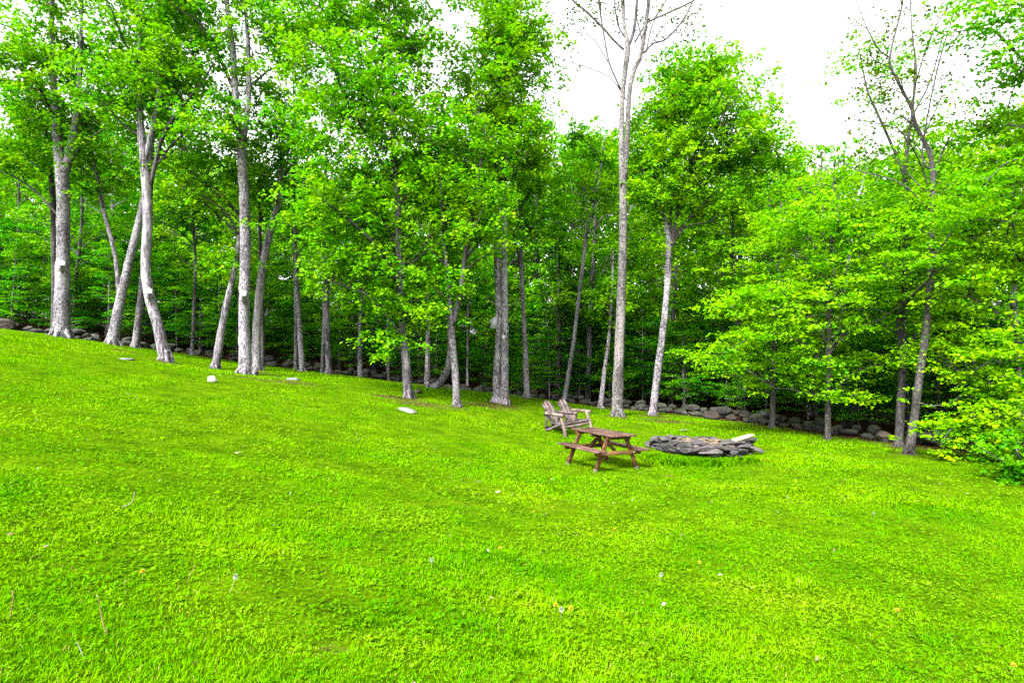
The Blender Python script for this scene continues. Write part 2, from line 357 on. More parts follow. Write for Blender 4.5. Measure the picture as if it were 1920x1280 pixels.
YEL = plain('dandelion_yellow', (0.409, 0.304, 0.007)); SEED = plain('seed_white', (0.211, 0.218, 0.191)); STEM = plain('stem_brown', (0.12, 0.085, 0.018)); STEM_ = plain('stem_old', (0.165, 0.086, 0.026)); STEMG = plain('stem_green', (0.106, 0.158, 0.020))
PINK = plain('pink_petal', (0.396, 0.165, 0.198)); DRYLEAF = plain('dry_leaf', (0.104, 0.069, 0.041)); BUFF = plain('buff_leaf', (0.129, 0.115, 0.087))

# ------------------------------------------------------------------ lawn and forest floor
def axis(lo, hi, f0, f1, fine, coarse):
    return np.r_[np.arange(lo, f0, coarse), np.arange(f0, f1, fine), np.arange(f1, hi + coarse, coarse)]
def ground_mats():
    out = []
    for nm in ('lawn', 'forest_floor'):
        m, ns, ls = mat_new(nm)
        geo = nd(ns, 'ShaderNodeNewGeometry'); v = geo.outputs['Position']
        a = noise(ns, ls, v, 0.45, 4, 0.6); b = noise(ns, ls, v, 22, 5, 0.75); c = noise(ns, ls, v, 2.2, 4, 0.65); d = noise(ns, ls, v, 90, 3, 0.7)
        litter = ramp(ns, [(0.36, (0.014, 0.008, 0.005)), (0.5, (0.045, 0.024, 0.012)), (0.6, (0.085, 0.05, 0.026)), (0.7, (0.14, 0.10, 0.06))])
        ls.new(mth(ns, ls, 'ADD', mth(ns, ls, 'MULTIPLY', b.outputs[0], 0.6), mth(ns, ls, 'MULTIPLY', d.outputs[0], 0.4)), litter.inputs[0])
        if nm == 'lawn':
            g = ramp(ns, [(0.36, (0.015, 0.035, 0.001)), (0.5, (0.04, 0.085, 0.001)), (0.64, (0.075, 0.13, 0.002))])
            ls.new(mth(ns, ls, 'ADD', mth(ns, ls, 'MULTIPLY', c.outputs[0], 0.5), mth(ns, ls, 'MULTIPLY', b.outputs[0], 0.5)), g.inputs[0])
            at_ = nd(ns, 'ShaderNodeAttribute', attribute_name='bare')
            fac = mth(ns, ls, 'MULTIPLY', mth(ns, ls, 'SUBTRACT', mth(ns, ls, 'ADD', at_.outputs['Fac'], mth(ns, ls, 'MULTIPLY', mth(ns, ls, 'SUBTRACT', b.outputs[0], 0.5), 2.2)), 0.6), 2.5, True)
            col = mixc(ns, ls, fac, g.outputs[0], litter.outputs[0])
        else: col = litter.outputs[0]
        p = nd(ns, 'ShaderNodeBsdfPrincipled'); ls.new(col, p.inputs['Base Color']); p.inputs['Roughness'].default_value = 1.0; p.inputs['Specular IOR Level'].default_value = 0.0
        bp = nd(ns, 'ShaderNodeBump'); bp.inputs['Strength'].default_value = 0.8; bp.inputs['Distance'].default_value = 0.04; ls.new(b.outputs[0], bp.inputs['Height']); ls.new(bp.outputs[0], p.inputs['Normal'])
        o = nd(ns, 'ShaderNodeOutputMaterial'); ls.new(p.outputs[0], o.inputs[0]); out.append(m)
    return out
M_LAWN, M_FLOOR = ground_mats()
# worn spots in the lawn: px, d, radius across, radius deep (m)
BARE = [(232, 19.3, 0.55, 0.5), (735, 17.7, 1.0, 0.55), (790, 17.0, 1.1, 0.5), (765, 17.8, 0.6, 0.6), (940, 19.5, 0.9, 0.6), (480, 20.3, 0.9, 0.6), (520, 19.6, 0.8, 0.4),
        (617, 23.6, 1.2, 0.6), (315, 18.1, 0.6, 0.4), (1160, 20.2, 0.6, 0.4), (1225, 21.1, 0.9, 0.5), (1130, 23, 0.8, 0.6), (1706, 14.4, 0.5, 0.4), (1690, 15.6, 0.7, 0.6),
        (620, 3.2, .2, .07), (1610, 3.2, .2, .06), (1250, 11.3, .3, .15), (470, 17.6, 1.6, .35), (560, 18.2, 1.0, .4), (1255, 19.8, 1.2, .5), (900, 18.6, 1.2, .4), (820, 23, 1.2, 0.8), (990, 22.5, 0.8, 0.6), (676, 25.4, 0.9, 0.6)]
BARE += [(px, d - .12, .5, .36) for px, d in [(115, 20), (101, 21.6), (212, 21), (254, 23), (311, 18.5), (405, 20.5), (460, 19), (483, 21.5), (567, 24), (617, 24), (676, 26), (765, 18), (801, 24), (830, 22.5), (856, 17.5), (932, 20), (945, 20),
         (987, 23), (1058, 25), (1127, 23.5), (1157, 20.5), (1225, 21.5), (1552, 17), (1686, 16), (1706, 14.5)]]
def bare(x, y):
    v = np.zeros(np.shape(x))
    for px, d, rx, ry in BARE:
        cx = (px - 960) / F * d
        v = np.maximum(v, 1 - np.clip(((x - cx) / rx) ** 2 + ((y - d) / ry) ** 2, 0, 4) * 0.5)
    wd = wall_side(x, y)
    return np.maximum(v, np.clip((wd + 2.2) / 1.7, 0, 1.3))
def build_ground():
    X = np.r_[np.arange(-260, -32, 6), np.arange(-32, -4, .4), np.arange(-4, 4, .12), np.arange(4, 32, .4), np.arange(32, 266, 6)]; Y = np.r_[np.arange(-60, -4, 6), np.arange(-4, 1.6, .4), np.arange(1.6, 6, .12), np.arange(6, 44, .4), np.arange(44, 326, 6)]
    xx, yy = np.meshgrid(X, Y, indexing='ij'); z = ground(xx, yy) + (vnoise(xx, yy, 1.3, 3) - 0.5) * 0.03
    V = np.stack([xx, yy, z], -1).reshape(-1, 3)
    i, j = np.meshgrid(np.arange(len(X) - 1), np.arange(len(Y) - 1), indexing='ij'); n = len(Y)
    Q = np.stack([i * n + j, (i + 1) * n + j, (i + 1) * n + j + 1, i * n + j + 1], -1).reshape(-1, 4)
    c = V[Q].mean(1); side = wall_side(c[:, 0], c[:, 1])
    for nm, sel, m in (('lawn', side <= 0, M_LAWN), ('forest_floor', side > 0, M_FLOOR)):
        q = Q[sel]; u, inv = np.unique(q, return_inverse=True); VV = V[u]
        me = raw_mesh(nm, VV, [inv.reshape(-1, 4)], m, True)
        if nm == 'lawn':
            a = me.attributes.new('bare', 'FLOAT', 'POINT'); a.data.foreach_set('value', bare(VV[:, 0], VV[:, 1]).astype(np.float32))
        o = link(nm, me); o['kind'] = 'structure'
        o['label'] = {'lawn': 'sloping mown green lawn', 'forest_floor': 'brown leaf litter under the trees'}[nm]
build_ground()

# ------------------------------------------------------------------ grass
def grass_mat(name, stops, trans=0.3, yel=(0.2, 0.25, 0.004), straw=0.0):
    m, ns, ls = mat_new(name)
    geo = nd(ns, 'ShaderNodeNewGeometry'); v = geo.outputs['Position']
    a = noise(ns, ls, v, 0.8, 4, 0.65); b = noise(ns, ls, v, 0.22, 3, 0.6)
    a3 = noise(ns, ls, v, 7.0, 3, 0.7); a4 = noise(ns, ls, v, 0.35, 3, 0.6, (1, 3.2, 1))
    f = mth(ns, ls, 'ADD', mth(ns, ls, 'ADD', mth(ns, ls, 'MULTIPLY', a3.outputs[0], 0.55), mth(ns, ls, 'SUBTRACT', mth(ns, ls, 'ADD', mth(ns, ls, 'MULTIPLY', a.outputs[0], 1.0), mth(ns, ls, 'MULTIPLY', a4.outputs[0], 0.7)), 0.8)), mth(ns, ls, 'MULTIPLY', geo.outputs['Random Per Island'], 0.32))
    r = ramp(ns, stops); ls.new(f, r.inputs[0])
    col = mixc(ns, ls, mth(ns, ls, 'MULTIPLY', mth(ns, ls, 'MULTIPLY', mth(ns, ls, 'SUBTRACT', b.outputs[0], 0.46), 5.0, True), 0.32), r.outputs[0], yel)
    if straw:
        wn = nd(ns, 'ShaderNodeTexWhiteNoise', noise_dimensions='1D'); ls.new(geo.outputs['Random Per Island'], wn.inputs['W'])
        sf = mth(ns, ls, 'GREATER_THAN', mth(ns, ls, 'ADD', wn.outputs[0], mth(ns, ls, 'MULTIPLY', b.outputs[0], 0.12)), 1.06 - straw)
        col = mixc(ns, ls, mth(ns, ls, 'MULTIPLY', sf, 0.8), col, (0.26, 0.21, 0.06))
    p = nd(ns, 'ShaderNodeBsdfPrincipled'); ls.new(col, p.inputs['Base Color']); p.inputs['Roughness'].default_value = 0.8; p.inputs['Specular IOR Level'].default_value = 0.0
    t = nd(ns, 'ShaderNodeBsdfTranslucent'); ls.new(col, t.inputs['Color'])
    mx = nd(ns, 'ShaderNodeMixShader'); mx.inputs[0].default_value = trans; ls.new(p.outputs[0], mx.inputs[1]); ls.new(t.outputs[0], mx.inputs[2])
    o = nd(ns, 'ShaderNodeOutputMaterial'); ls.new(mx.outputs[0], o.inputs[0]); return m
GRASS = grass_mat('grass_blades', [(0.2, (0.027, 0.15, 0.0)), (0.42, (0.064, 0.215, 0.0)), (0.62, (0.108, 0.255, 0.0)), (0.9, (0.18, 0.27, 0.001))], yel=(0.16, 0.24, 0.0), straw=0.03)
CLOVER = grass_mat('clover_leaf', [(0.2, (0.022, 0.112, 0.001)), (0.5, (0.064, 0.176, 0.001)), (0.8, (0.128, 0.232, 0.004)), (0.97, (0.254, 0.292, 0.075))])  # palest stop puts highlights into the colour of some leaves
def scatter(d0, d1, dens, rng, half=1.4):
    n = int(half * (d1 * d1 - d0 * d0) * dens)
    y = np.sqrt(rng.uniform(d0 * d0, d1 * d1, n)); x = rng.uniform(-half, half, n) * y
    k = (wall_side(x, y) < -0.15)
    x, y = x[k], y[k]
    b = bare(x, y) + (rng.random(len(x)) - 0.5) * 0.9 + 0.5 * (vnoise(x, y, 0.25, 31) - 0.5)
    k = b < 0.66
    return x[k], y[k]
def build_grass():
    rng = np.random.default_rng(11)
    VV, TT, n0 = [], [], 0
    for d0, d1, dens, h, wd, seg in [(1.5, 3.2, 9000, 0.045, 0.0042, 2), (3.2, 5.5, 5200, 0.046, 0.006, 2), (5.5, 9, 2600, 0.048, 0.009, 1), (9, 14, 1100, 0.05, 0.014, 1), (14, 21, 480, 0.055, 0.022, 1), (21, 31, 200, 0.06, 0.034, 1)]:
        x, y = scatter(d0, d1, dens, rng)
        n = len(x); z = ground(x, y)
        tall = 0.65 + 0.9 * vnoise(x, y, 0.55, 5) ** 1.5 + 0.5 * (vnoise(x, y, 2.5, 8) > 0.7) + 0.9 * np.clip((vnoise(x, y, 0.22, 9) - .72) * 6, 0, 1)
        H = 0.43 * h * tall * rng.uniform(0.6, 1.3, n); a = rng.uniform(0, 2 * np.pi, n); ln = rng.uniform(0.3, 1.6, n) * H
        side = np.stack([-np.sin(a), np.cos(a), 0 * a], 1) * (wd * rng.uniform(0.6, 1.3, n))[:, None] / 2
        fw = np.stack([np.cos(a), np.sin(a), 0 * a], 1) * ln[:, None]
        B = np.stack([x, y, z - 0.005], 1); up = np.array([0, 0, 1.0])
        if seg == 2:
            M = B + fw * 0.35 + up * (H * 0.62)[:, None]; T = B + fw + up * H[:, None]
            V = np.stack([B - side, B + side, M + side * 0.85, M - side * 0.85, T], 1).reshape(-1, 3)
            k = np.arange(n)[:, None] * 5
            t = np.concatenate([k + [0, 1, 2], k + [0, 2, 3], k + [3, 2, 4]])
        else:
            T = B + fw + up * H[:, None]
            V = np.stack([B - side, B + side, T], 1).reshape(-1, 3); t = np.arange(n)[:, None] * 3 + [0, 1, 2]
        VV.append(V); TT.append(t + n0); n0 += len(V)
    o = link('grass', raw_mesh('grass', np.concatenate(VV), [np.concatenate(TT)], GRASS)); tag(o, 'short bright green mown grass covering the sloping lawn', 'grass', kind='stuff')
    # clover and plantain leaves low in the turf
    VV, TT, n0 = [], [], 0
    for d0, d1, dens, L in [(1.5, 3.5, 3000, 0.0105), (3.5, 7, 1300, 0.0135), (7, 12, 230, 0.02)]:
        x, y = scatter(d0, d1, dens, rng)
        k = vnoise(x, y, 0.9, 21) + 0.4 * vnoise(x, y, 0.3, 22) + rng.uniform(-0.5, 0.5, len(x)) > 0.5
        x, y = x[k], y[k]; n = len(x); hh = rng.uniform(0.012, 0.036, n)
        c = np.stack([x, y, ground(x, y) + hh], 1); a0 = rng.uniform(0, 6.28, n); tilt = rng.normal(0, 0.35, (n, 2)); s = L * rng.uniform(0.5, 1.0, n) * (1 + .9 * (rng.random(n) < .12))
        for q in range(3):
            a = a0 + q * 2.094 + rng.normal(0, 0.15, n)
            f = np.stack([np.cos(a), np.sin(a), np.cos(a) * tilt[:, 0] + np.sin(a) * tilt[:, 1]], 1); b = np.stack([-np.sin(a), np.cos(a), -np.sin(a) * tilt[:, 0] + np.cos(a) * tilt[:, 1]], 1)
            S = s[:, None]; dz = np.array([0, 0, 1.0])
            V = np.stack([c, c + f * S * 0.65 + b * S * 0.5 + dz * S * 0.12, c + f * S * 1.05, c + f * S * 0.65 - b * S * 0.5 + dz * S * 0.12], 1).reshape(-1, 3)
            k4 = np.arange(n)[:, None] * 4
            VV.append(V); TT.append(np.concatenate([k4 + [0, 1, 2], k4 + [0, 2, 3]]) + n0); n0 += len(V)
    o = link('clover', raw_mesh('clover', np.concatenate(VV), [np.concatenate(TT)], CLOVER)); tag(o, 'low clover and broad weed leaves mixed into the lawn', 'clover', kind='stuff')
build_grass()
TUFT = grass_mat('tuft_blades', [(0.2, (0.02, 0.085, 0.0)), (0.5, (0.042, 0.135, 0.0)), (0.85, (0.085, 0.185, 0.0))], yel=(0.11, 0.18, 0.0))
def build_tufts():
    rng = np.random.default_rng(17); VV, TT, n0 = [], [], 0
    spots = [(700, 3.55, .2, .05), (740, 3.75, .15, .045), (1350, 3.2, .22, .045), (1590, 3.3, .2, .04), (960, 3.4, .16, .045), (1500, 9.9, .6, .045), (1440, 9.6, .4, .04), (1730, 9.0, .5, .04), (1270, 5.6, .3, .04),
             (1255, 12.6, .5, .10), (1330, 12.5, .5, .11), (1400, 12.8, .3, .11), (1230, 13.3, .25, .10)]
    for px, d, r, h in spots:
        n = int(380 * min(2.2, r / .2)); c = gpoint(px, d); a = rng.uniform(0, 6.283, n); q = r * np.abs(rng.normal(0, .55, n))
        x, y = c[0] + q * np.cos(a) * 1.3, c[1] + q * np.sin(a) * .8; H = h * rng.uniform(.4, 1.1, n); b = rng.uniform(0, 6.283, n)
        wd = np.maximum(.0022, .0011 * d) * rng.uniform(.7, 1.4, n); sd = np.stack([-np.sin(b), np.cos(b), 0 * b], 1) * wd[:, None]; fw = np.stack([np.cos(b), np.sin(b), 0 * b], 1) * (H * rng.uniform(.2, 1.0, n))[:, None]
        B = np.stack([x, y, ground(x, y) - .005], 1); up = np.array([0, 0, 1.0]); M = B + fw * .35 + up * (H * .62)[:, None]; T_ = B + fw + up * H[:, None]
        VV.append(np.stack([B - sd, B + sd, M + sd * .85, M - sd * .85, T_], 1).reshape(-1, 3)); k = np.arange(n)[:, None] * 5
        TT.append(np.concatenate([k + [0, 1, 2], k + [0, 2, 3], k + [3, 2, 4]]) + n0); n0 += n * 5
    o = link('grass_tufts', raw_mesh('grass_tufts', np.concatenate(VV), [np.concatenate(TT)], TUFT)); tag(o, 'darker longer grass growing in patches across the lawn', 'grass', kind='stuff')
build_tufts()

# ------------------------------------------------------------------ trees
def leaves(c, nrm, L, rng, wr=0.8):
    """folded four-point leaves: centres c, rough normals nrm, lengths L"""
    n = len(c)
    nrm = nrm / (np.linalg.norm(nrm, axis=1)[:, None] + 1e-9)
    r = rng.standard_normal((n, 3)); t = r - nrm * (r * nrm).sum(1)[:, None]; t /= np.linalg.norm(t, axis=1)[:, None] + 1e-9
    b = np.cross(nrm, t); L = L[:, None]
    V = np.stack([c - t * L * 0.5, c + b * L * wr * 0.5 + nrm * L * 0.14 - t * L * 0.05, c + t * L * 0.5 - nrm * L * 0.06, c - b * L * wr * 0.5 + nrm * L * 0.14 - t * L * 0.05], 1).reshape(-1, 3)
    k = np.arange(n)[:, None] * 4
    return V, np.concatenate([k + [0, 1, 2], k + [0, 2, 3]])
class Crown:
    def __init__(s): s.V = []; s.T = []; s.n = 0
    def clump(s, c, n, rc, flat, L, rng, droop=0.5, up=1.0):
        """a spray of leaves: domed disc of radius rc round c"""
        a = rng.uniform(0, 6.283, n); r = rc * np.sqrt(rng.random(n)) * rng.uniform(0.75, 1.15, n)
        sx, sy = rng.uniform(0.7, 1.3), rng.uniform(0.7, 1.3)
        dx, dy = r * np.cos(a) * sx, r * np.sin(a) * sy
        z = -droop * r * r / rc + rng.normal(0, flat * rc, n) + 0.25 * rc
        p = c + np.stack([dx, dy, z], 1)
        nr = np.stack([dx * droop * 1.2 / rc, dy * droop * 1.2 / rc, np.full(n, up)], 1) + rng.normal(0, 0.45, (n, 3))
        V, T = leaves(p, nr, L * rng.uniform(0.65, 1.3, n), rng)
        s.V.append(V); s.T.append(T + s.n); s.n += len(V)
    def mesh(s, name, mat): return raw_mesh(name, np.concatenate(s.V), [np.concatenate(s.T)], mat)

def limb(mb, a, b, r0, r1, rng, lift=0.25, sides=6, wob=0.05):
    """curved branch a->b: leaves steeply, bends outward; returns its centre line"""
    a = np.array(a); b = np.array(b); d = b - a; L = np.linalg.norm(d)
    m1 = a + d * 0.35 + np.array([0, 0, L * lift * 0.35]) + rng.normal(0, wob * L, 3); m2 = a + d * 0.72 + np.array([0, 0, L * lift * 0.25]) + rng.normal(0, wob * L, 3)
    n = max(4, int(L / 0.35) + 2); n = min(n, 14)
    P = spline([a, m1, m2, b], n)
    mb.tube(P, np.linspace(r0, r1, n), sides, cap=False)
    return P
def stem_tube(mb, pts, rng, flare=True, sides=11, lump=0.05):
    """pts rows x,y,z,r"""
    L = np.linalg.norm(np.diff(np.array(pts)[:, :3], axis=0), axis=1).sum()
    n = int(min(70, max(10, L / 0.22))); S = spline(pts, n)
    r = np.maximum(S[:, 3], 0.008)
    mb.tube(S[:, :3], r, sides, True, lump, rng)
    return S
def flare_roots(mb, base, r, rng, n=5):
    for k in range(n):
        a = k * 6.283 / n + rng.uniform(-0.4, 0.4); L = r * rng.uniform(1.25, 1.8)
        d = np.array([math.cos(a), math.sin(a), 0])
        e = base + d * L; e[2] = gz(e[0], e[1]) - 0.05
        mb.tube(spline([base + d * r * 0.25 + [0, 0, r * 1.9], base + d * r * 0.95 + [0, 0, r * 0.6], e], 7), np.linspace(r * 0.5, r * 0.16, 7), 7, True, 0.06, rng)

def tree(name, label, px, d, stems, crowns=(), bark=BARK_L, leaf=LEAF, L=0.125, seed=0, nl=95, rc=0.68, flat=0.16, droop=0.45, limbs=14, limb_r=0.045, roots=True, group=None, twig=0.011, extra=(), dense=1.75, smi=None, vs_=.34):
    """stems: lists of (px, py, width_px[, depth offset]); the first starts on the ground.  crowns: (px, py, rx, ry, depth radius m, clumps[, depth offset])"""
    rng = np.random.default_rng(seed + 101)
    base = gpoint(px, d); mb = MB(); cl = []
    for si, st in enumerate(stems):
        pts = []
        for k, q in enumerate(st):
            dd = q[3] if len(q) > 3 else 0
            p = at(q[0], q[1], d + dd); pts.append([*(p - base), q[2] * .82 * (d + dd) / F / 2])
        if si == 0 or (len(st[0]) > 4):
            x = pts[0][0] + base[0]; y = pts[0][1] + base[1]; z = gz(x, y) - base[2]
            r0 = pts[0][3]; p1 = pts[1]
            pts[0][2] = z
            pts = [[pts[0][0], pts[0][1], z - 0.2, r0 * 1.12], [pts[0][0], pts[0][1], z + 0.03, r0 * 1.04], [pts[0][0] * 0.88 + p1[0] * 0.12, pts[0][1], z * 0.88 + p1[2] * 0.12, r0 * 0.98]] + pts[1:]
            if roots:
                fb = MB(); flare_roots(fb, np.array([pts[1][0], pts[1][1], z]) + base, r0, rng)
                mb.add(np.concatenate(fb.v) - base, *[np.concatenate(f) for f in fb.f.values()])
        mb.mi = smi[si] if smi else (1 if si and pts[0][3] < .075 else 0)
        cl.append(stem_tube(mb, pts, rng))
    S = np.concatenate(cl); mb.mi = 1
    # clumps of leaves
    cen, grp = [], []
    for ci, c in enumerate(crowns):
        cx, cy, rx, ry, rd, n = c[:6]; n = int(n * dense); dd = c[6] if len(c) > 6 else 0
        o = at(cx, cy, d + dd) - base; k = (d + dd) / F
        u = rng.standard_normal((n, 3)); u /= np.linalg.norm(u, axis=1)[:, None]
        u *= (rng.random(n) ** (1 / 2.1))[:, None]
        u[:, :] *= 0.82 + 0.36 * vnoise(np.arctan2(u[:, 2], u[:, 0]) * 3 + 10, u[:, 1] * 3, 1.0, seed + ci)[:, None]
        cen.append(o + u * np.array([rx * k, rd, ry * k])); grp += [ci] * n
    o_ = thing(name, label, 'tree', tuple(base), group=group)
    if cen:
        if nl > 30:
            for q in cl:
                top = q[q[:, 2] > q[0, 2] + 0.66 * (q[-1, 2] - q[0, 2])][:, :3]
                k = rng.integers(len(top), size=max(4, int(5 * (top[-1, 2] - top[0, 2]))))
                cen.append(top[k] + rng.normal(0, 0.38, (len(k), 3))); 
            cen.append(np.concatenate([q[-1:, :3] for q in cl]))
        cen = np.concatenate(cen); M = min(limbs, len(cen))
        z0 = cen[:, 2].min()
        first = list(rng.permutation(len(cen))[:1])
        dist = np.linalg.norm(cen - cen[first[0]], axis=1)
        while len(first) < M:
            k = int(np.argmax(dist * rng.uniform(0.7, 1, len(cen)))); first.append(k); dist = np.minimum(dist, np.linalg.norm(cen - cen[k], axis=1))
        skel = [S[S[:, 2] > min(z0 - 0.5, S[:, 2].max() * 0.7)][:, :3]]
        for k in first:
            t = cen[k]; h = np.hypot(S[:, 0] - t[0], S[:, 1] - t[1])
            sc_ = np.abs(S[:, 2] - (t[2] - 0.75 * h)) + 0.35 * h + np.where(S[:, 2] < 1.2, 5, 0)
            q = S[int(np.argmin(sc_))]
            Ld = np.linalg.norm(t - q[:3]); r0 = min(q[3] * 0.7, limb_r * (0.5 + Ld / 5))
            skel.append(limb(mb, q[:3], t, max(r0, 0.014), 0.012, rng))
        K = np.concatenate(skel); cr = Crown()
        for i, t in enumerate(cen):
            dz = np.where(K[:, 2] > t[2] + 0.1, 0.6, 0); q = K[int(np.argmin(np.linalg.norm(K - t, axis=1) + dz))]
            if np.linalg.norm(q - t) > 0.15: limb(mb, q, t, twig, twig * 0.45, rng, 0.2, 3, 0.06)
            if nl < 40: cr.clump(t, int(nl * rng.uniform(0.6, 1.4)), rc * rng.uniform(0.7, 1.3), flat, L, rng, droop); continue
            for q in range(rng.integers(3, 6)):
                u = t + rng.normal(0, 1, 3) * np.array([.62, .62, vs_]) * rc
                cr.clump(u, int(nl / 3.6 * rng.uniform(0.6, 1.4)), rc * rng.uniform(0.34, 0.58), flat * 1.5, L, rng, droop * 1.1)
        for f in extra: f(mb, cr, base, d, rng)
        link('crown', cr.mesh('crown', leaf), o_)
    mb.build('trunk', [bark, BARK_D, BARK_L], o_, True)
    return o_

T = 'broadleaf_tree'
# ---- trees standing on the lawn and along the wall, from the left of the view to the right
tree(T, 'stout pale trunk forking in two, white birdhouse halfway up, at the top of the slope', 115, 20,
     [[(115, 631, 35), (118, 500, 27), (119, 400, 26), (117, 335, 26), (109, 275, 19), (103, 200, 15), (98, 80, 10), (95, -150, 6)],
      [(118, 340, 20), (132, 280, 17), (143, 220, 14), (150, 120, 9), (155, -60, 5)]],
     [(60, 130, 130, 120, 2.4, 50), (110, -110, 190, 120, 3, 40), (25, 290, 70, 90, 1.6, 18), (170, 220, 70, 60, 1.5, 14)], seed=1)
tree(T, 'dark trunk standing close behind the stout forked trunk at the slope top', 101, 21.6,
     [[(101, 627, 13), (102, 500, 12), (99, 370, 12), (92, 310, 9), (76, 280, 7), (60, 200, 5)]], [(50, 220, 90, 70, 1.5, 14)], bark=BARK_D, seed=2)
tree(T, 'grey trunk leaning right with a thin side stem rising from its lower half', 212, 21,
     [[(211, 644, 25), (222, 580, 21), (240, 500, 18), (262, 410, 15), (276, 330, 11), (290, 200, 8), (300, 0, 5)],
      [(224, 560, 11), (216, 480, 9), (196, 400, 9), (175, 300, 8), (155, 250, 6), (140, 150, 4)]],
     [(190, 330, 70, 60, 1.5, 14), (310, 60, 140, 110, 2.5, 30), (150, 120, 80, 70, 1.5, 14)], seed=3)
tree(T, 'straight thin grey trunk leaning right behind the crooked trunk with a birdhouse', 254, 23,
     [[(254, 652, 17), (262, 580, 15), (270, 500, 12), (280, 400, 10), (285, 300, 8), (290, 150, 5)]], [(330, 220, 80, 80, 1.6, 14)], bark=BARK_M, seed=4)
tree(T, 'crooked pale trunk kicked out at its foot, birdhouse above the bend', 311, 18.5,
     [[(311, 675, 26), (296, 610, 23), (279, 550, 21), (273, 490, 20), (277, 400, 20), (270, 300, 18), (263, 220, 14), (262, 100, 9), (262, -100, 5)],
      [(270, 310, 11), (285, 240, 10), (297, 170, 8), (303, 60, 5)], [(283, 345, 9), (302, 265, 9), (332, 212, 8), (375, 160, 6), (400, 120, 3)], [(292, 195, 6), (315, 165, 5), (340, 145, 3)]],
     [(270, 120, 130, 100, 2.2, 34), (225, 190, 60, 45, 1.4, 12), (400, 240, 80, 55, 1.5, 14), (260, -110, 150, 100, 2.5, 26)], seed=5)
tree(T, 'very thin upright trunk rising from behind the wall, right of the crooked trunk', 360, 25.2,
     [[(360, 662, 9), (363, 600, 7), (366, 500, 6), (362, 400, 4), (360, 320, 3)]], [(370, 400, 60, 50, 1.4, 10)], bark=BARK_M, leaf=LEAF_W, seed=6)
tree(T, 'slim grey trunk leaning right towards the tall two stemmed birdhouse trunk', 405, 20.5,
     [[(404, 697, 18), (417, 610, 16), (430, 550, 14), (441, 500, 12), (450, 430, 9), (455, 330, 6), (455, 260, 4)]], [(425, 487, 24, 10, .6, 5), (400, 340, 85, 70, 1.6, 16)], seed=7)
tree(T, 'tall pale birdhouse trunk with two parallel upper stems', 460, 19,
     [[(460, 701, 29), (458, 600, 24), (460, 500, 23), (459, 400, 22), (452, 280, 19), (443, 200, 15), (437, 100, 13), (425, 0, 10), (415, -200, 6)],
      [(456, 265, 14), (465, 200, 11), (466, 100, 9), (460, 0, 7), (460, -150, 4)], [(441, 175, 8), (405, 95, 7), (370, 40, 6), (335, -10, 5), (300, -60, 3)]],
     [(420, -140, 210, 110, 3, 38), (360, 30, 60, 45, 1.5, 9), (525, 70, 60, 90, 1.5, 18), (490, 190, 50, 90, 1.4, 12, 3)], seed=8)
tree(T, 'mottled trunk leaning right, its foot touching the tall pale trunk with a birdhouse', 483, 21.5,
     [[(481, 690, 21), (481, 620, 19), (490, 520, 18), (505, 440, 15), (520, 380, 13), (527, 310, 9), (535, 200, 6)]], [(545, 270, 45, 70, 1.4, 9)], seed=9)
tree(T, 'narrow dark trunk half hidden behind the mottled leaning trunk', 492, 22.8, [[(492, 685, 10), (492, 600, 9), (489, 500, 8), (487, 400, 7), (486, 300, 4)]], [(480, 320, 50, 50, 1.4, 8)], bark=BARK_D, seed=10)
tree(T, 'slender pale trunk tilting left, alone on the grass left of the big leafy maple', 567, 24,
     [[(567, 698, 13), (561, 600, 11), (556, 500, 10), (553, 440, 9), (552, 330, 6), (552, 240, 4)]], [(560, 330, 50, 70, 1.5, 10), (585, 110, 60, 120, 1.6, 20)], seed=11)
tree(T, 'thin grey trunk just behind and left of the slender pale trunk', 554, 26.5, [[(554, 686, 8), (555, 600, 8), (553, 500, 7), (552, 400, 4)]], [(550, 420, 40, 30, 1.2, 6)], bark=BARK_M, leaf=LEAF_W, seed=12)
tree(T, 'straight trunk, pale below and blackish above, beside a thinner twin', 617, 24,
     [[(617, 698, 14), (613, 600, 12), (612, 500, 12), (611, 420, 9), (610, 300, 6)]], [(620, 400, 60, 60, 1.5, 12)], bark=BARK_M, seed=13)
tree(T, 'thin twin trunk touching the left side of the pale and blackish trunk', 604, 24.6, [[(604, 697, 8), (607, 600, 7), (609, 500, 5), (610, 400, 4)]], [(600, 380, 50, 40, 1.4, 8)], bark=BARK_M, seed=14)
tree(T, 'short pale trunk with a crook near its top, on brown litter by the wall', 676, 26, [[(675, 710, 11), (675, 620, 9), (678, 570, 7), (684, 530, 6), (692, 450, 4)]], [(690, 470, 50, 40, 1.4, 10)], seed=15)
tree(T, 'thinnest light sapling trunk in front of the wall, left of the big leafy maple', 728, 27, [[(729, 715, 6), (727, 640, 5), (727, 560, 4), (729, 460, 3)]], [(720, 520, 60, 50, 1.4, 10)], bark=BARK_M, leaf=LEAF_W, seed=16, roots=False)
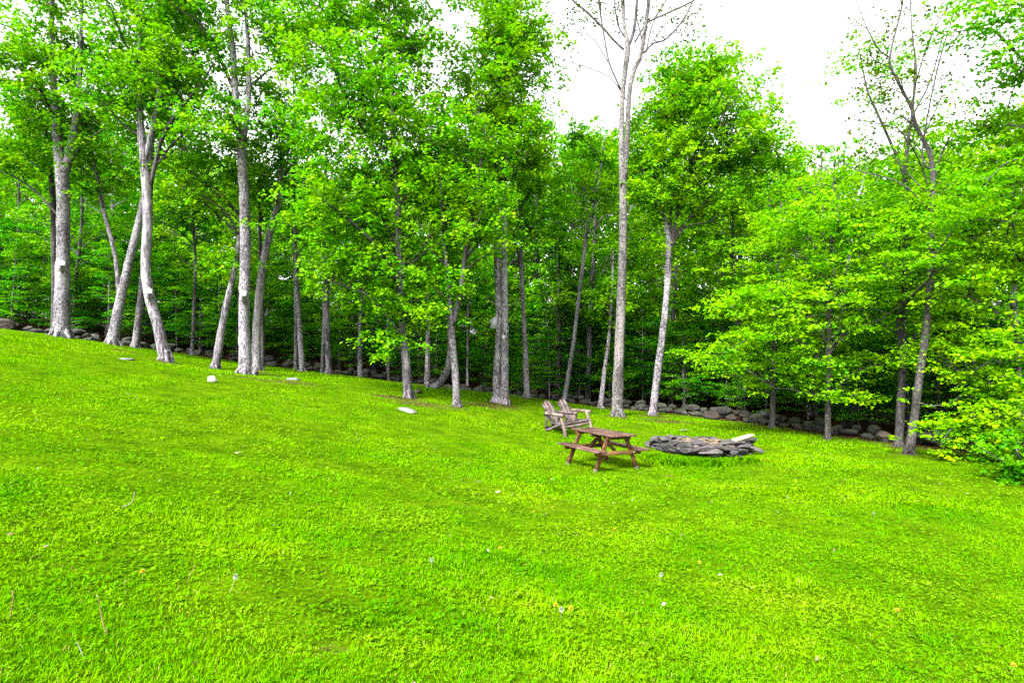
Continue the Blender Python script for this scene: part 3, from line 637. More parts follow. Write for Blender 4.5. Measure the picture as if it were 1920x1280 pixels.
tree(T, 'big leafy maple with the widest bright crown, lichen patched trunk on bare earth', 765, 18,
     [[(766, 746, 22), (762, 680, 20), (756, 610, 19), (752, 540, 18), (748, 450, 16), (742, 330, 13), (735, 200, 10), (730, 50, 7), (728, -150, 4)],
      [(754, 500, 9), (790, 470, 7), (815, 430, 6), (840, 380, 4)], [(750, 470, 9), (715, 410, 7), (660, 370, 6), (610, 350, 4)], [(745, 390, 8), (790, 330, 6), (830, 290, 4)], [(742, 350, 8), (690, 260, 6), (650, 190, 4)]],
     [(690, 200, 165, 170, 3.0, 100), (690, 420, 160, 95, 2.6, 62), (770, 560, 70, 75, 1.6, 22), (640, 500, 60, 45, 1.6, 12), (680, -40, 190, 110, 3, 60), (830, 290, 90, 120, 2.2, 34), (730, 640, 40, 14, .8, 4)],
     seed=17, nl=95, limbs=22, limb_r=.06, bark=BARK_M)
tree(T, 'straight medium trunk behind the bent trunk, right of the big leafy maple', 801, 24, [[(801, 723, 14), (803, 640, 11), (804, 560, 10), (806, 480, 8), (808, 350, 5)]], [(810, 480, 50, 60, 1.5, 10)], bark=BARK_M, seed=18)
tree(T, 'bent trunk sweeping along the ground then curving straight up', 806, 22.5,
     [[(803, 731, 15), (820, 722, 17), (834, 703, 17), (842, 680, 15), (844, 640, 12), (842, 590, 10), (838, 500, 7), (836, 400, 5)]], [(830, 500, 50, 50, 1.5, 10)], bark=BARK_M, seed=19, roots=False)
tree(T, 'slim dark grey trunk forking into a V at mid height, left of the double trunk', 856, 17.5,
     [[(857, 757, 18), (853, 690, 15), (848, 630, 14), (846, 590, 10), (838, 500, 8), (831, 440, 6), (825, 330, 4)], [(850, 610, 11), (861, 560, 11), (870, 500, 11), (876, 450, 9), (888, 390, 8), (900, 320, 6), (910, 230, 4)]],
     [(890, 400, 70, 70, 1.5, 22), (830, 540, 30, 30, 1, 5)], bark=BARK_M, seed=20)
tree(T, 'thin buff sapling trunk rising behind the wall, left of the double trunk', 876, 27.5, [[(876, 728, 6), (877, 640, 5), (878, 560, 5), (880, 450, 3)]], [(880, 520, 50, 50, 1.4, 9)], bark=BARK_M, leaf=LEAF_W, seed=21, roots=False)
tree(T, 'broad double trunk with a white birdhouse jutting from its left side', 937, 20,
     [[(931, 756, 20), (932, 690, 17), (936, 620, 16), (935, 560, 16), (932, 480, 15), (934, 400, 14), (938, 280, 11), (935, 120, 8), (930, -50, 5)],
      [(946, 757, 20, -.05, 0), (946, 690, 18, -.1), (947, 600, 16, -.1), (945, 520, 15, -.1), (946, 440, 13), (947, 330, 10), (952, 200, 7), (960, 60, 4)]],
     [(930, 190, 90, 170, 2.5, 78), (970, 70, 60, 90, 2, 26), (880, 340, 60, 70, 1.8, 18), (985, 290, 45, 60, 1.6, 14), (910, -90, 100, 80, 2.2, 24)], seed=22, nl=95, limbs=18, smi=[0, 2])
tree(T, 'straight grey trunk between the broad double trunk and the log settee', 987, 23,
     [[(988, 744, 15), (985, 660, 12), (980, 560, 10), (977, 470, 9), (975, 400, 7), (972, 300, 5)], [(978, 520, 5), (968, 460, 4), (960, 420, 3)]], [(1010, 330, 50, 60, 1.5, 12), (1020, 420, 40, 40, 1.3, 8)], bark=BARK_M, seed=23)
tree(T, 'long thin pale trunk leaning right, rising from the wall behind the log settee', 1058, 25,
     [[(1057, 756, 12), (1068, 690, 10), (1078, 620, 9), (1090, 520, 9), (1100, 440, 8), (1112, 390, 7), (1125, 330, 5), (1135, 250, 3)]], [(1110, 330, 65, 60, 1.6, 16), (1090, 270, 40, 30, 1.2, 7)], seed=24)
tree(T, 'thin crooked trunk on splayed roots, just left of the tallest bare trunk', 1127, 23.5, [[(1126, 766, 12), (1133, 700, 10), (1141, 640, 8), (1147, 560, 6), (1150, 470, 4)]], [(1140, 560, 45, 40, 1.3, 10)], bark=BARK_M, seed=25)
tree('sparse_tree', 'tallest speckled grey trunk, nearly leafless, splitting into a fan of bare limbs', 1157, 20.5,
     [[(1157, 780, 27), (1160, 690, 23), (1164, 580, 20), (1168, 450, 18), (1168, 330, 17), (1165, 262, 12), (1168, 170, 11), (1175, 110, 12), (1177, 88, 12), (1171, 50, 8), (1168, 0, 8), (1165, -150, 5)],
      [(1171, 335, 15), (1176, 262, 12), (1179, 190, 11), (1186, 140, 11), (1202, 100, 10), (1210, 50, 9), (1216, 0, 8), (1222, -140, 5)],
      [(1170, 94, 5), (1150, 75, 5), (1130, 52, 5), (1097, 20, 5), (1072, -2, 4), (1040, -60, 3)], [(1164, 168, 4), (1143, 120, 4), (1133, 70, 4), (1125, 20, 4), (1118, -40, 3)],
      [(1206, 100, 4), (1225, 82, 4), (1250, 73, 4), (1283, 35, 3.5), (1300, 0, 3), (1330, -60, 2)], [(1190, 80, 4), (1212, 45, 4), (1240, 30, 4), (1300, 2, 4), (1340, -30, 3)],
      [(1180, 85, 7), (1188, 60, 7), (1193, 20, 6), (1197, -40, 5)], [(1171, 70, 3.5), (1158, 45, 3), (1152, 0, 3), (1150, -50, 2)], [(1206, 92, 3), (1200, 60, 3), (1193, 30, 2.5)], [(1212, 95, 3), (1222, 50, 3), (1240, 15, 3), (1262, -20, 2)]],
     [(1180, -90, 190, 110, 2.2, 60), (1085, 55, 55, 60, 1.2, 24), (1275, 40, 55, 45, 1.2, 20), (1165, 10, 80, 40, 1.2, 24)], leaf=LEAF_S, bark=BARK_S, seed=26, dense=1, nl=12, rc=.4, L=.1, limbs=30, limb_r=.022, twig=.007, flat=.35)
tree(T, 'light grey trunk below a big round bright crown, right of the tallest bare trunk', 1225, 21.5,
     [[(1224, 777, 18), (1233, 700, 17), (1243, 620, 15), (1251, 540, 14), (1254, 465, 13), (1250, 425, 9), (1240, 385, 7), (1215, 345, 5), (1200, 300, 3)],
      [(1256, 475, 9), (1266, 420, 8), (1280, 370, 7), (1300, 300, 5), (1310, 200, 4)], [(1254, 470, 8), (1262, 330, 8), (1275, 220, 6), (1290, 140, 3)]],
     [(1315, 235, 120, 115, 2.6, 92), (1255, 330, 80, 75, 2, 34), (1395, 290, 65, 75, 2, 30), (1320, 145, 85, 40, 1.8, 26), (1235, 250, 45, 80, 1.8, 20), (1440, 290, 26, 26, 1, 6), (1425, 210, 20, 16, .8, 4), (1350, 390, 70, 40, 2, 14)], seed=27, nl=100, limbs=20)
tree(T, 'dark rough trunk standing in the wall behind the fire ring', 1448, 19.5, [[(1448, 802, 13), (1450, 740, 12), (1452, 680, 11), (1455, 600, 9), (1460, 480, 6), (1464, 380, 4)]],
     [(1450, 520, 80, 90, 2, 30), (1440, 660, 80, 70, 1.6, 18)], bark=BARK_D, seed=28, dense=1.3, flat=.07, droop=.25, vs_=.12, rc=.75)
tree(T, 'brown smooth trunk in front of the wall with long drooping bright sprays on its left', 1552, 17,
     [[(1552, 823, 13), (1553, 740, 12), (1553, 650, 12), (1556, 560, 10), (1557, 500, 9), (1560, 420, 6), (1565, 330, 4)], [(1553, 650, 6), (1522, 597, 6), (1480, 572, 5), (1430, 563, 3.5), (1370, 575, 2)], [(1553, 690, 5), (1500, 640, 4), (1430, 625, 3), (1350, 665, 2)], [(1554, 640, 5), (1600, 590, 4), (1650, 560, 3)]],
     [(1550, 430, 120, 90, 2.2, 44), (1550, 570, 150, 80, 2.2, 50), (1560, 700, 110, 60, 1.8, 30), (1420, 562, 70, 12, .7, 10), (1335, 582, 22, 10, .4, 3), (1400, 632, 70, 18, .8, 10), (1340, 668, 28, 14, .5, 5), (1400, 690, 35, 14, .5, 4), (1640, 600, 60, 60, 1.6, 14)], bark=BARK_D, leaf=LEAF_Y, seed=29, limbs=24, L=.1, nl=110, dense=1.25, flat=.06, droop=.25, vs_=.1, rc=.8)
tree(T, 'blackish trunk behind its brighter neighbour near the right end of the wall', 1686, 16,
     [[(1685, 836, 19), (1689, 760, 17), (1692, 680, 14), (1695, 600, 13), (1697, 500, 11), (1698, 400, 11), (1697, 330, 10), (1703, 260, 7), (1712, 200, 5), (1716, 100, 3)], [(1697, 335, 7), (1680, 290, 6), (1643, 208, 5), (1626, 168, 4), (1610, 90, 2)]],
     [(1690, 560, 90, 90, 1.6, 22), (1640, 430, 70, 60, 1.5, 12), (1745, 470, 60, 100, 1.2, 18, -2.2), (1700, 390, 60, 50, 1.2, 12)], bark=BARK_D, leaf=LEAF_Y, seed=30, L=.095, nl=110, dense=1.2, flat=.07, droop=.25, vs_=.12, rc=.75)
tree('sparse_tree', 'mottled trunk leaning right on the lawn edge, thin airy top against the sky', 1706, 14.5,
     [[(1705, 853, 21), (1713, 790, 17), (1725, 700, 16), (1735, 630, 15), (1742, 560, 13), (1746, 480, 12), (1748, 400, 11), (1747, 302, 10), (1717, 235, 8), (1708, 200, 7), (1671, 128, 5), (1671, 94, 4), (1692, 7, 4), (1700, -80, 3)],
      [(1710, 205, 5), (1718, 134, 4), (1710, 60, 3), (1705, -40, 2)], [(1747, 320, 5), (1730, 300, 4), (1735, 240, 3), (1760, 120, 3), (1790, 20, 2)], [(1671, 110, 3), (1645, 90, 3), (1620, 40, 2), (1605, 0, 2)], [(1748, 350, 5), (1765, 290, 4), (1785, 250, 3)], [(1715, 210, 4), (1745, 150, 3), (1770, 60, 2)]],
     [(1690, 110, 100, 120, 1.6, 44), (1640, 260, 60, 50, 1.2, 12), (1640, 130, 50, 110, 1, 16), (1760, 180, 50, 120, 1.2, 16), (1700, -90, 110, 80, 1.6, 16)], seed=31, leaf=LEAF_S, dense=1.2, nl=16, rc=.34, L=.085, limbs=22, limb_r=.02, twig=.006, flat=.35, bark=BARK_D)
tree(T, 'pale thin trunk wrapped in dense bright foliage at the right edge of the lawn', 1915, 14,
     [[(1922, 870, 11), (1912, 760, 10), (1908, 650, 10), (1903, 560, 9), (1899, 400, 7), (1890, 200, 4)]],
     [(1880, 290, 75, 170, 1.8, 50), (1850, 500, 90, 110, 1.8, 46), (1840, 660, 80, 80, 1.6, 30), (1790, 410, 60, 70, 1.4, 20), (1930, 420, 80, 200, 1.6, 30)], seed=32, leaf=LEAF_Y, nl=110, limbs=20, dense=1.15, L=.09, flat=.07, droop=.28, vs_=.12, rc=.75)
tree(T, 'dark trunk leaning outward at the far right, boughs of long leaves reaching into the view', 2010, 12.4,
     [[(2010, 905, 26), (2012, 700, 23), (2016, 450, 18), (2020, 200, 14), (2030, -150, 8)], [(2016, 420, 8), (1960, 320, 6), (1900, 300, 4), (1860, 330, 2)], [(2018, 120, 8), (1940, 20, 6), (1860, 10, 4)]],
     [(1960, 100, 90, 120, 1.6, 30), (1850, 25, 50, 30, .9, 9), (1930, -80, 130, 70, 1.6, 22), (1960, 330, 70, 100, 1.3, 18), (1960, 640, 70, 90, 1.2, 20)], bark=BARK_D, seed=33, leaf=LEAF_Y, nl=85, dense=.95, L=.1, flat=.07, droop=.28, vs_=.12, rc=.75)
tree('leafy_shrub', 'broad low shrub with pale green layered sprays spilling over the right end of the wall', 1895, 13.6,
     [[(1895, 868, 6), (1880, 820, 5), (1850, 790, 3), (1800, 800, 2)], [(1895, 830, 4), (1870, 760, 3), (1850, 700, 2)]],
     [(1800, 812, 65, 20, .7, 14), (1850, 780, 70, 45, .9, 22), (1880, 840, 40, 24, .7, 12), (1870, 720, 50, 40, .9, 12)], seed=34, leaf=LEAF_Y, dense=1.3, L=.1, rc=.4, nl=70, flat=.08, droop=.25, limbs=8, roots=False, limb_r=.02)
tree('leafy_shrub', 'rounded mid green shrub at the right edge, in front of the layered shrub', 1915, 11,
     [[(1918, 905, 5), (1915, 870, 4), (1905, 840, 3)]], [(1915, 880, 32, 34, .6, 16), (1935, 800, 40, 60, .6, 14)], seed=35, dense=1.3, L=.09, rc=.32, nl=70, limbs=6, roots=False, leaf=LEAF, limb_r=.015)
tree('dead_tree', 'leafless grey snag poking above the tree tops against the white sky', 1545, 26,
     [[(1548, 800, 11), (1550, 600, 10), (1543, 420, 8), (1540, 370, 7), (1540, 320, 4), (1541, 285, 2)], [(1541, 360, 4), (1530, 335, 3), (1527, 318, 2)], [(1541, 300, 2), (1535, 280, 1.5), (1530, 268, 1)]], bark=BARK_D, seed=36)
tree('dead_tree', 'pale dead stem with a spray of bare twigs, leaning right among the tree tops', 1600, 25,
     [[(1575, 810, 10), (1580, 600, 9), (1600, 420, 8), (1615, 350, 6), (1628, 310, 4), (1650, 285, 2)], [(1602, 410, 4), (1630, 370, 3), (1648, 330, 2)], [(1612, 360, 3), (1622, 300, 2), (1620, 260, 1.5)], [(1592, 460, 4), (1575, 400, 3), (1573, 340, 2)]],
     [(1628, 260, 26, 26, .5, 6)], leaf=LEAF_S, dense=1, nl=9, rc=.3, L=.1, limbs=4, limb_r=.01, seed=37)

# ------------------------------------------------------------------ the wood behind the wall
def proto_tall(seed, leaf, bark):
    rng = np.random.default_rng(seed); mb = MB(); cr = Crown(); H = 13.0
    lean = rng.normal(0, 0.5, 2)
    S = stem_tube(mb, [[0, 0, -.3, .16], [0, 0, 0, .15], [lean[0] * .3, lean[1] * .3, 4, .12], [lean[0], lean[1], 8, .09], [lean[0] * .8, lean[1] * 1.2, 12.6, .03]], rng, sides=8)
    for k in range(64):
        z = rng.uniform(3.2, 12.9); rad = 2.9 * math.sin(math.pi * min(1, max(.12, (z - 2.6) / 11.4))) ** .7
        a = rng.uniform(0, 6.283); r = rad * rng.random() ** .55
        t = np.array([lean[0] * z / H + r * math.cos(a), lean[1] * z / H + r * math.sin(a), z])
        q = S[int(np.argmin(np.abs(S[:, 2] - max(2.5, z - .7 * r))))]
        if k % 2 == 0 and r > .5: limb(mb, q[:3], t, .04, .012, rng, sides=4)
        for q in range(4): cr.clump(t + rng.normal(0, 1, 3) * np.array([.5, .5, .3]), int(rng.uniform(16, 36)), rng.uniform(.3, .5), .2, .18, rng, .5)
    return mb.mesh('tall_trunk', bark, True), cr.mesh('tall_crown', leaf)
def proto_low(seed, leaf, H=6.0):
    rng = np.random.default_rng(seed); mb = MB(); cr = Crown()
    lean = rng.normal(0, .35, 2)
    S = stem_tube(mb, [[0, 0, -.2, .055], [0, 0, 0, .05], [lean[0] * .5, lean[1] * .5, H * .5, .035], [lean[0], lean[1], H * .97, .012]], rng, sides=6)
    for k in range(46):
        z = H * rng.uniform(.09, .98); rad = 2.0 * (1 - (z / H) ** 2 * .75) * rng.uniform(.5, 1); a = rng.uniform(0, 6.283)
        t = np.array([lean[0] * z / H + rad * math.cos(a), lean[1] * z / H + rad * math.sin(a), z])
        q = S[int(np.argmin(np.abs(S[:, 2] - max(.3, z - .25))))]
        P = limb(mb, q[:3], t, .016, .006, rng, .2, 3)
        for s in (.55, 1.0):
            cr.clump(q[:3] * (1 - s) + t * s + np.array([0, 0, .1]), int(rng.uniform(30, 60)), rng.uniform(.4, .65), .05, .13, rng, .22)
    return mb.mesh('low_trunk', BARK_M, True), cr.mesh('low_crown', leaf)
def proto_hemlock(seed):
    rng = np.random.default_rng(seed); mb = MB(); cr = Crown(); H = 9.0
    S = stem_tube(mb, [[0, 0, -.2, .13], [0, 0, 0, .12], [0, 0, 5, .08], [0, 0, 9, .015]], rng, sides=7)
    for k in range(90):
        z = rng.uniform(.8, 8.9); rad = 1.7 * (1 - z / 9.6) + .1; a = rng.uniform(0, 6.283)
        t = np.array([rad * math.cos(a), rad * math.sin(a), z - .35 * rad])
        limb(mb, [0, 0, z], t, .016, .005, rng, -.05, 3)
        for s in (.5, .95): cr.clump(t * s + np.array([0, 0, z * (1 - s)]), 30, .4 * (.5 + s / 2), .05, .1, rng, .5)
    return mb.mesh('hemlock_trunk', BARK_D, True), cr.mesh('hemlock_crown', LEAF_D)
def topline(px):
    return float(np.interp(px, [-200, 0, 250, 480, 560, 700, 950, 1020, 1080, 1150, 1200, 1420, 1470, 1530, 1640, 1700, 1800, 1950, 2200], [270, 250, 250, 340, 370, 300, 280, 225, 262, 235, 300, 330, 268, 325, 318, 345, 300, 250, 200]))
rngw = np.random.default_rng(5)
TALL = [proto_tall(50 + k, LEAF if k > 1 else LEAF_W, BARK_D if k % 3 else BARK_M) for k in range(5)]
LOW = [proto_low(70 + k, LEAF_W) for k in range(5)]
def put(name, label, group, meshes, p, s, rz, zs=1.0):
    e = thing(name, label, 'tree', (float(p[0]), float(p[1]), gz(p[0], p[1])), rz, group)
    e.scale = (s, s, s * zs)
    for nm, me in zip(('trunk', 'crown'), meshes): link(nm, me, e)
    return e
def spread(n, lo, hi, gap, ymax, rng):
    out = []
    for _ in range(n):
        y = math.sqrt(rng.uniform(9 ** 2, ymax ** 2)); x = rng.uniform(-1.0, 1.0) * (y + 3)
        s = float(wall_side(np.array([x]), np.array([y]))[0])
        if s < lo or s > hi: continue
        if all((x - a) ** 2 + (y - b) ** 2 > gap * gap for a, b, _ in out): out.append((x, y, s))
    return out
for x, y, s in spread(3000, 2.2, 30, 3.3, 50, rngw):
    px = 960 + x / y * F; h = (640 - topline(px) + rngw.uniform(-40, 40)) / F * y + EYE - gz(x, y)
    k = float(np.clip(h / 13.2, .45, 1.25))
    put('wood_tree', 'slender dark trunked leafy tree standing in the shady wood behind the stone wall', 'trees of the wood behind the wall', TALL[int(rngw.integers(2, 5) if px > 950 else rngw.integers(5))], (x, y), k, rngw.uniform(0, 6.28), float(rngw.uniform(.95, 1.08)))
for x, y, s in spread(7000, 0.55, 18, 1.42, 44, rngw)[:295]:
    k = rngw.uniform(.45, 1.05) * (.72 if s < 2.2 else 1)
    put('understory_tree', 'thin understory tree with flat layered sprays of leaves behind the stone wall', 'low layered trees behind the wall', LOW[int(rngw.integers(5))], (x, y), float(k), rngw.uniform(0, 6.28))
hp = gpoint(1048, 28.5)
e = thing('hemlock_tree', 'dark feathery evergreen in the wood behind the log settee', 'tree', tuple(hp))
for nm, me in zip(('trunk', 'crown'), proto_hemlock(9)): link(nm, me, e)
def far_woods():
    rng = np.random.default_rng(33); cr = Crown()
    for k in range(1100):
        y = rng.uniform(46, 58); x = rng.uniform(-1.05, 1.05) * y; px = 960 + x / y * F
        top = (640 - topline(px)) / F * y * .92 + EYE; g = gz(x, y)
        cr.clump(np.array([x, y, g + (top - g) * rng.random() ** 1.1]), 46, rng.uniform(1.2, 2.0), .2, .5, rng, .4)
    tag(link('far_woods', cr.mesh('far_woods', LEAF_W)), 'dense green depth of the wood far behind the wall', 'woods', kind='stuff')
far_woods()

# ------------------------------------------------------------------ stones
def ico(sub):
    t = (1 + 5 ** .5) / 2
    V = [(-1, t, 0), (1, t, 0), (-1, -t, 0), (1, -t, 0), (0, -1, t), (0, 1, t), (0, -1, -t), (0, 1, -t), (t, 0, -1), (t, 0, 1), (-t, 0, -1), (-t, 0, 1)]
    Fc = [(0, 11, 5), (0, 5, 1), (0, 1, 7), (0, 7, 10), (0, 10, 11), (1, 5, 9), (5, 11, 4), (11, 10, 2), (10, 7, 6), (7, 1, 8), (3, 9, 4), (3, 4, 2), (3, 2, 6), (3, 6, 8), (3, 8, 9), (4, 9, 5), (2, 4, 11), (6, 2, 10), (8, 6, 7), (9, 8, 1)]
    V = [np.array(v) / np.linalg.norm(v) for v in V]
    for _ in range(sub):
        mid = {}; G = []
        def m(a, b):
            k = (min(a, b), max(a, b))
            if k not in mid: V.append((V[a] + V[b]) / np.linalg.norm(V[a] + V[b])); mid[k] = len(V) - 1
            return mid[k]
        for a, b, c in Fc:
            x, y, z = m(a, b), m(b, c), m(c, a); G += [(a, x, z), (b, y, x), (c, z, y), (x, y, z)]
        Fc = G
    return np.array(V), np.array(Fc)
ICO = {2: ico(2), 3: ico(3)}
def rock(size, rng, sub=3, cuts=9, depth=(.62, .95), rough=.035):
    V, Fc = ICO[sub]; V = V.copy()
    for _ in range(cuts):
        n = rng.standard_normal(3); n /= np.linalg.norm(n); h = rng.uniform(*depth)
        d = V @ n; V -= np.outer(np.maximum(d - h, 0) * .96, n)
    V += rng.normal(0, rough, V.shape) * .5 + (np.sin(V * 5 + rng.uniform(0, 6, 3)) * rough)
    ext = (V.max(0) - V.min(0)); V = (V - (V.max(0) + V.min(0)) / 2) / ext
    return V * np.array(size), Fc
def rot(rx, ry, rz): return np.array(Matrix.Rotation(rz, 3, 'Z') @ Matrix.Rotation(ry, 3, 'Y') @ Matrix.Rotation(rx, 3, 'X'))

def wall_point(s):
    seg = np.diff(WALL, axis=0); L = np.linalg.norm(seg, axis=1); c = np.r_[0, np.cumsum(L)]
    i = int(np.clip(np.searchsorted(c, s) - 1, 0, len(L) - 1)); t = (s - c[i]) / L[i]
    return WALL[i] + seg[i] * t, seg[i] / L[i], c[-1]
def build_wall():
    rng = np.random.default_rng(21)
    o = thing('stone_wall', 'long low tumbled wall of mossy field stones along the edge of the wood', 'wall', (0, 24, gz(0, 24)))
    off = np.array([0, 24, gz(0, 24)]); items = []
    _, _, tot = wall_point(0); s = 8.0
    while s < tot - 14:
        p, t, _ = wall_point(s); nrm = np.array([-t[1], t[0]]); Lx = rng.uniform(.28, .62) * (1.15 if rng.random() < .2 else 1); hz = Lx * rng.uniform(.32, .52)
        px = 960 + p[0] / max(p[1], 3) * F
        items.append((p + nrm * rng.normal(0, .14), t, Lx, hz, 0.0, px, p[1]))
        if rng.random() < .7:
            l2 = rng.uniform(.3, .6); items.append((p + t * rng.uniform(-.2, .2) + nrm * rng.normal(.1, .12), t, l2, l2 * rng.uniform(.4, .65), hz * .72, px, p[1]))
        if rng.random() < .5:
            l2 = rng.uniform(.2, .42); items.append((p - nrm * rng.uniform(.3, .6) + t * rng.uniform(-.3, .3), t, l2, l2 * rng.uniform(.5, .8), 0.0, px, p[1]))
        if rng.random() < .55:
            l2 = rng.uniform(.3, .55); items.append((p + nrm * rng.uniform(.35, .6), t, l2, l2 * rng.uniform(.5, .8), hz * rng.choice([0, .6]), px, p[1]))
        s += Lx * rng.uniform(.72, .98)
    def vis(i): return (i[2] * i[3] / i[6] ** 2) * (1 if -20 < i[5] < 1960 and i[6] > 8 else 0)
    order = sorted(range(len(items)), key=lambda k: -vis(items[k])); single = set(order[:98])
    rest = MB()
    for k, (p, t, Lx, hz, z0, px, d) in enumerate(items):
        V, Fc = rock((Lx, Lx * rng.uniform(.6, .95), hz), rng, 3 if k in single else 2)
        V = V @ rot(rng.normal(0, .12), rng.normal(0, .12), math.atan2(t[1], t[0]) + rng.normal(0, .35)).T
        base = gz(p[0], p[1]); c = np.array([p[0], p[1], base + z0 + hz * .40])
        if k in single:
            mb = MB(); mb.add(V, Fc); x = mb.build('stone', RUST_ROCK if rng.random() < .1 else FIELD, o, True, tuple(c - off))
        else: rest.add(V + c - off, Fc)
    r = rest.build('rubble', FIELD, o, True); r['kind'] = 'stuff'
build_wall()

def boulder(name, label, px, d, size, mat, sink=.35, rz=0, tilt=(0, 0), seed=0, cuts=8):
    rng = np.random.default_rng(seed + 900); V, Fc = rock(size, rng, 3, cuts); V = V @ rot(tilt[0], tilt[1], rz).T
    p = gpoint(px, d); mb = MB(); mb.add(V, Fc)
    return tag(mb.build(name, mat, None, True, (p[0], p[1], p[2] + size[2] * (.5 - sink))), label, 'stone')
boulder('boulder', 'rounded white stone lying alone on the open lawn', 398, hit(398, 716), (.26, .22, .2), WHITE_ROCK, .15, seed=1)
boulder('boulder', 'pale upright stone wedged between the roots of the tall birdhouse trunk', 479, hit(479, 703), (.2, .2, .34), PALE, .2, .3, (.3, .3), seed=2)
boulder('flat_rock', 'flat grey rock sunk in the lawn left of the slender pale trunk', 549, hit(549, 712), (.52, .4, .14), PALE, .45, .1, seed=3)
boulder('flat_rock', 'long pale rock slab poking out of the lawn below the big leafy maple', 763, hit(763, 771), (.66, .28, .16), PALE, .42, -.5, (0, .12), seed=4)
boulder('boulder', 'small dark stone beside the foot of the big leafy maple', 784, hit(784, 737), (.3, .25, .2), FIELD, .3, seed=5)
boulder('flat_rock', 'worn flat rock nearly buried in the upper lawn', 233, hit(233, 673), (.55, .4, .1), PALE, .62, .3, seed=6)
boulder('boulder', 'round tan boulder at the wood edge, left of the blackish trunk', 1657, 16.9, (.42, .4, .36), RUST_ROCK, .1, seed=7)
boulder('boulder', 'large brown stone at the far left end of the wall', 8, 22.4, (.75, .6, .55), RUST_ROCK, .15, .4, seed=8)
boulder('boulder', 'big grey boulder in the wall, left of the dark rough trunk', 1420, 20.9, (.62, .5, .42), FIELD, .12, .2, seed=9)
boulder('boulder', 'rust brown boulder in the wall behind the fire ring', 1333, 21.6, (.62, .5, .38), RUST_ROCK, .15, -.2, seed=10)

# ------------------------------------------------------------------ fire ring
def fire_ring():
    rng = np.random.default_rng(4)
    x0, y0 = (1314 - 960) / F * 14.5, 14.5
    z0 = gz(x0, y0)
    o = thing('fire_ring', 'low round fire ring of dark stacked slate slabs on the lawn', 'fire pit', (x0, y0, z0))
    a_b = MB(); n = 40
    ring = [np.array([0, 0, .1])]
    for k in range(n):
        a = k * 6.283 / n; ring.append(np.array([1.05 * math.cos(a), 1.0 * math.sin(a), gz(x0 + math.cos(a), y0 + math.sin(a)) - z0 + .09 + rng.normal(0, .015)]))
    a_b.add(ring, [[0, k + 1, (k + 1) % n + 1] for k in range(n)])
    a_b.build('ash_bed', ASH, o, True)
    chips = MB()
    for k in range(70):
        r, a = math.sqrt(rng.random()) * .9, rng.uniform(0, 6.28); s = rng.uniform(.04, .13)
        V, Fc = rock((s * 1.6, s, s * .5), rng, 2, 5); chips.add(V @ rot(0, 0, rng.uniform(0, 6)).T + [r * math.cos(a), r * math.sin(a), .11 + rng.uniform(0, .03)], Fc)
    c = chips.build('ash_litter', DRYLEAF, o); c['kind'] = 'stuff'
    for lay in range(4):
        m = [16, 16, 15, 14][lay]; ph = rng.uniform(0, 6.28)
        for k in range(m):
            a = ph + k * 6.283 / m + rng.normal(0, .06)
            back = math.sin(a)
            if lay == 3 and (back > .1 or rng.random() < .4): continue
            if lay == 2 and back > .3: continue
            R_ = 1.12 + rng.normal(0, .05) - lay * .02
            gx, gy = R_ * math.cos(a), R_ * math.sin(a)
            h = rng.uniform(.075, .12); s = (rng.uniform(.4, .72), rng.uniform(.28, .42), h)
            V, Fc = rock(s, rng, 3, 16, (.42, .85), .015)
            V = V @ rot(rng.normal(0, .07), rng.normal(0, .08), a + math.pi / 2 + rng.normal(0, .25)).T
            z = gz(x0 + gx, y0 + gy) - z0 + .045 + lay * .088 + rng.normal(0, .01)
            mb = MB(); mb.add(V, Fc); mb.build('stone', SLATE, o, True, (gx, gy, z))
    for gx, gy, s, rr in [(-1.0, -.75, (.5, .12, .3), (.5, .2, -.6)), (-.25, -1.2, (.45, .09, .26), (.6, .1, -.1)), (1.08, -.72, (.4, .16, .12), (.1, .25, -.5)), (.35, -1.3, (.25, .2, .14), (.2, .1, .3)), (-1.22, .1, (.4, .14, .2), (.2, .4, 1.2))]:
        V, Fc = rock(s, rng, 3, 12, (.5, .9), .03); mb = MB(); mb.add(V @ rot(*rr).T, Fc)
        mb.build('stone', SLATE, o, True, (gx, gy, gz(x0 + gx, y0 + gy) - z0 + .13))
    # the sawn board lying on the rim
    bx, by = (1393 - 960) / F * 13.75, 13.75
    mb = MB(); mb.box((0, 0, 0), (.62, .14, .04), rot(0, -.14, .45), .004)
    tag(mb.build('board', NEWWOOD, None, False, (bx, by, gz(bx, by) + .41)), 'fresh yellow sawn board lying on the right rim of the fire ring', 'board')
ASH = plain('ash', (0.083, 0.065, 0.051), .95, .5, 9)
fire_ring()

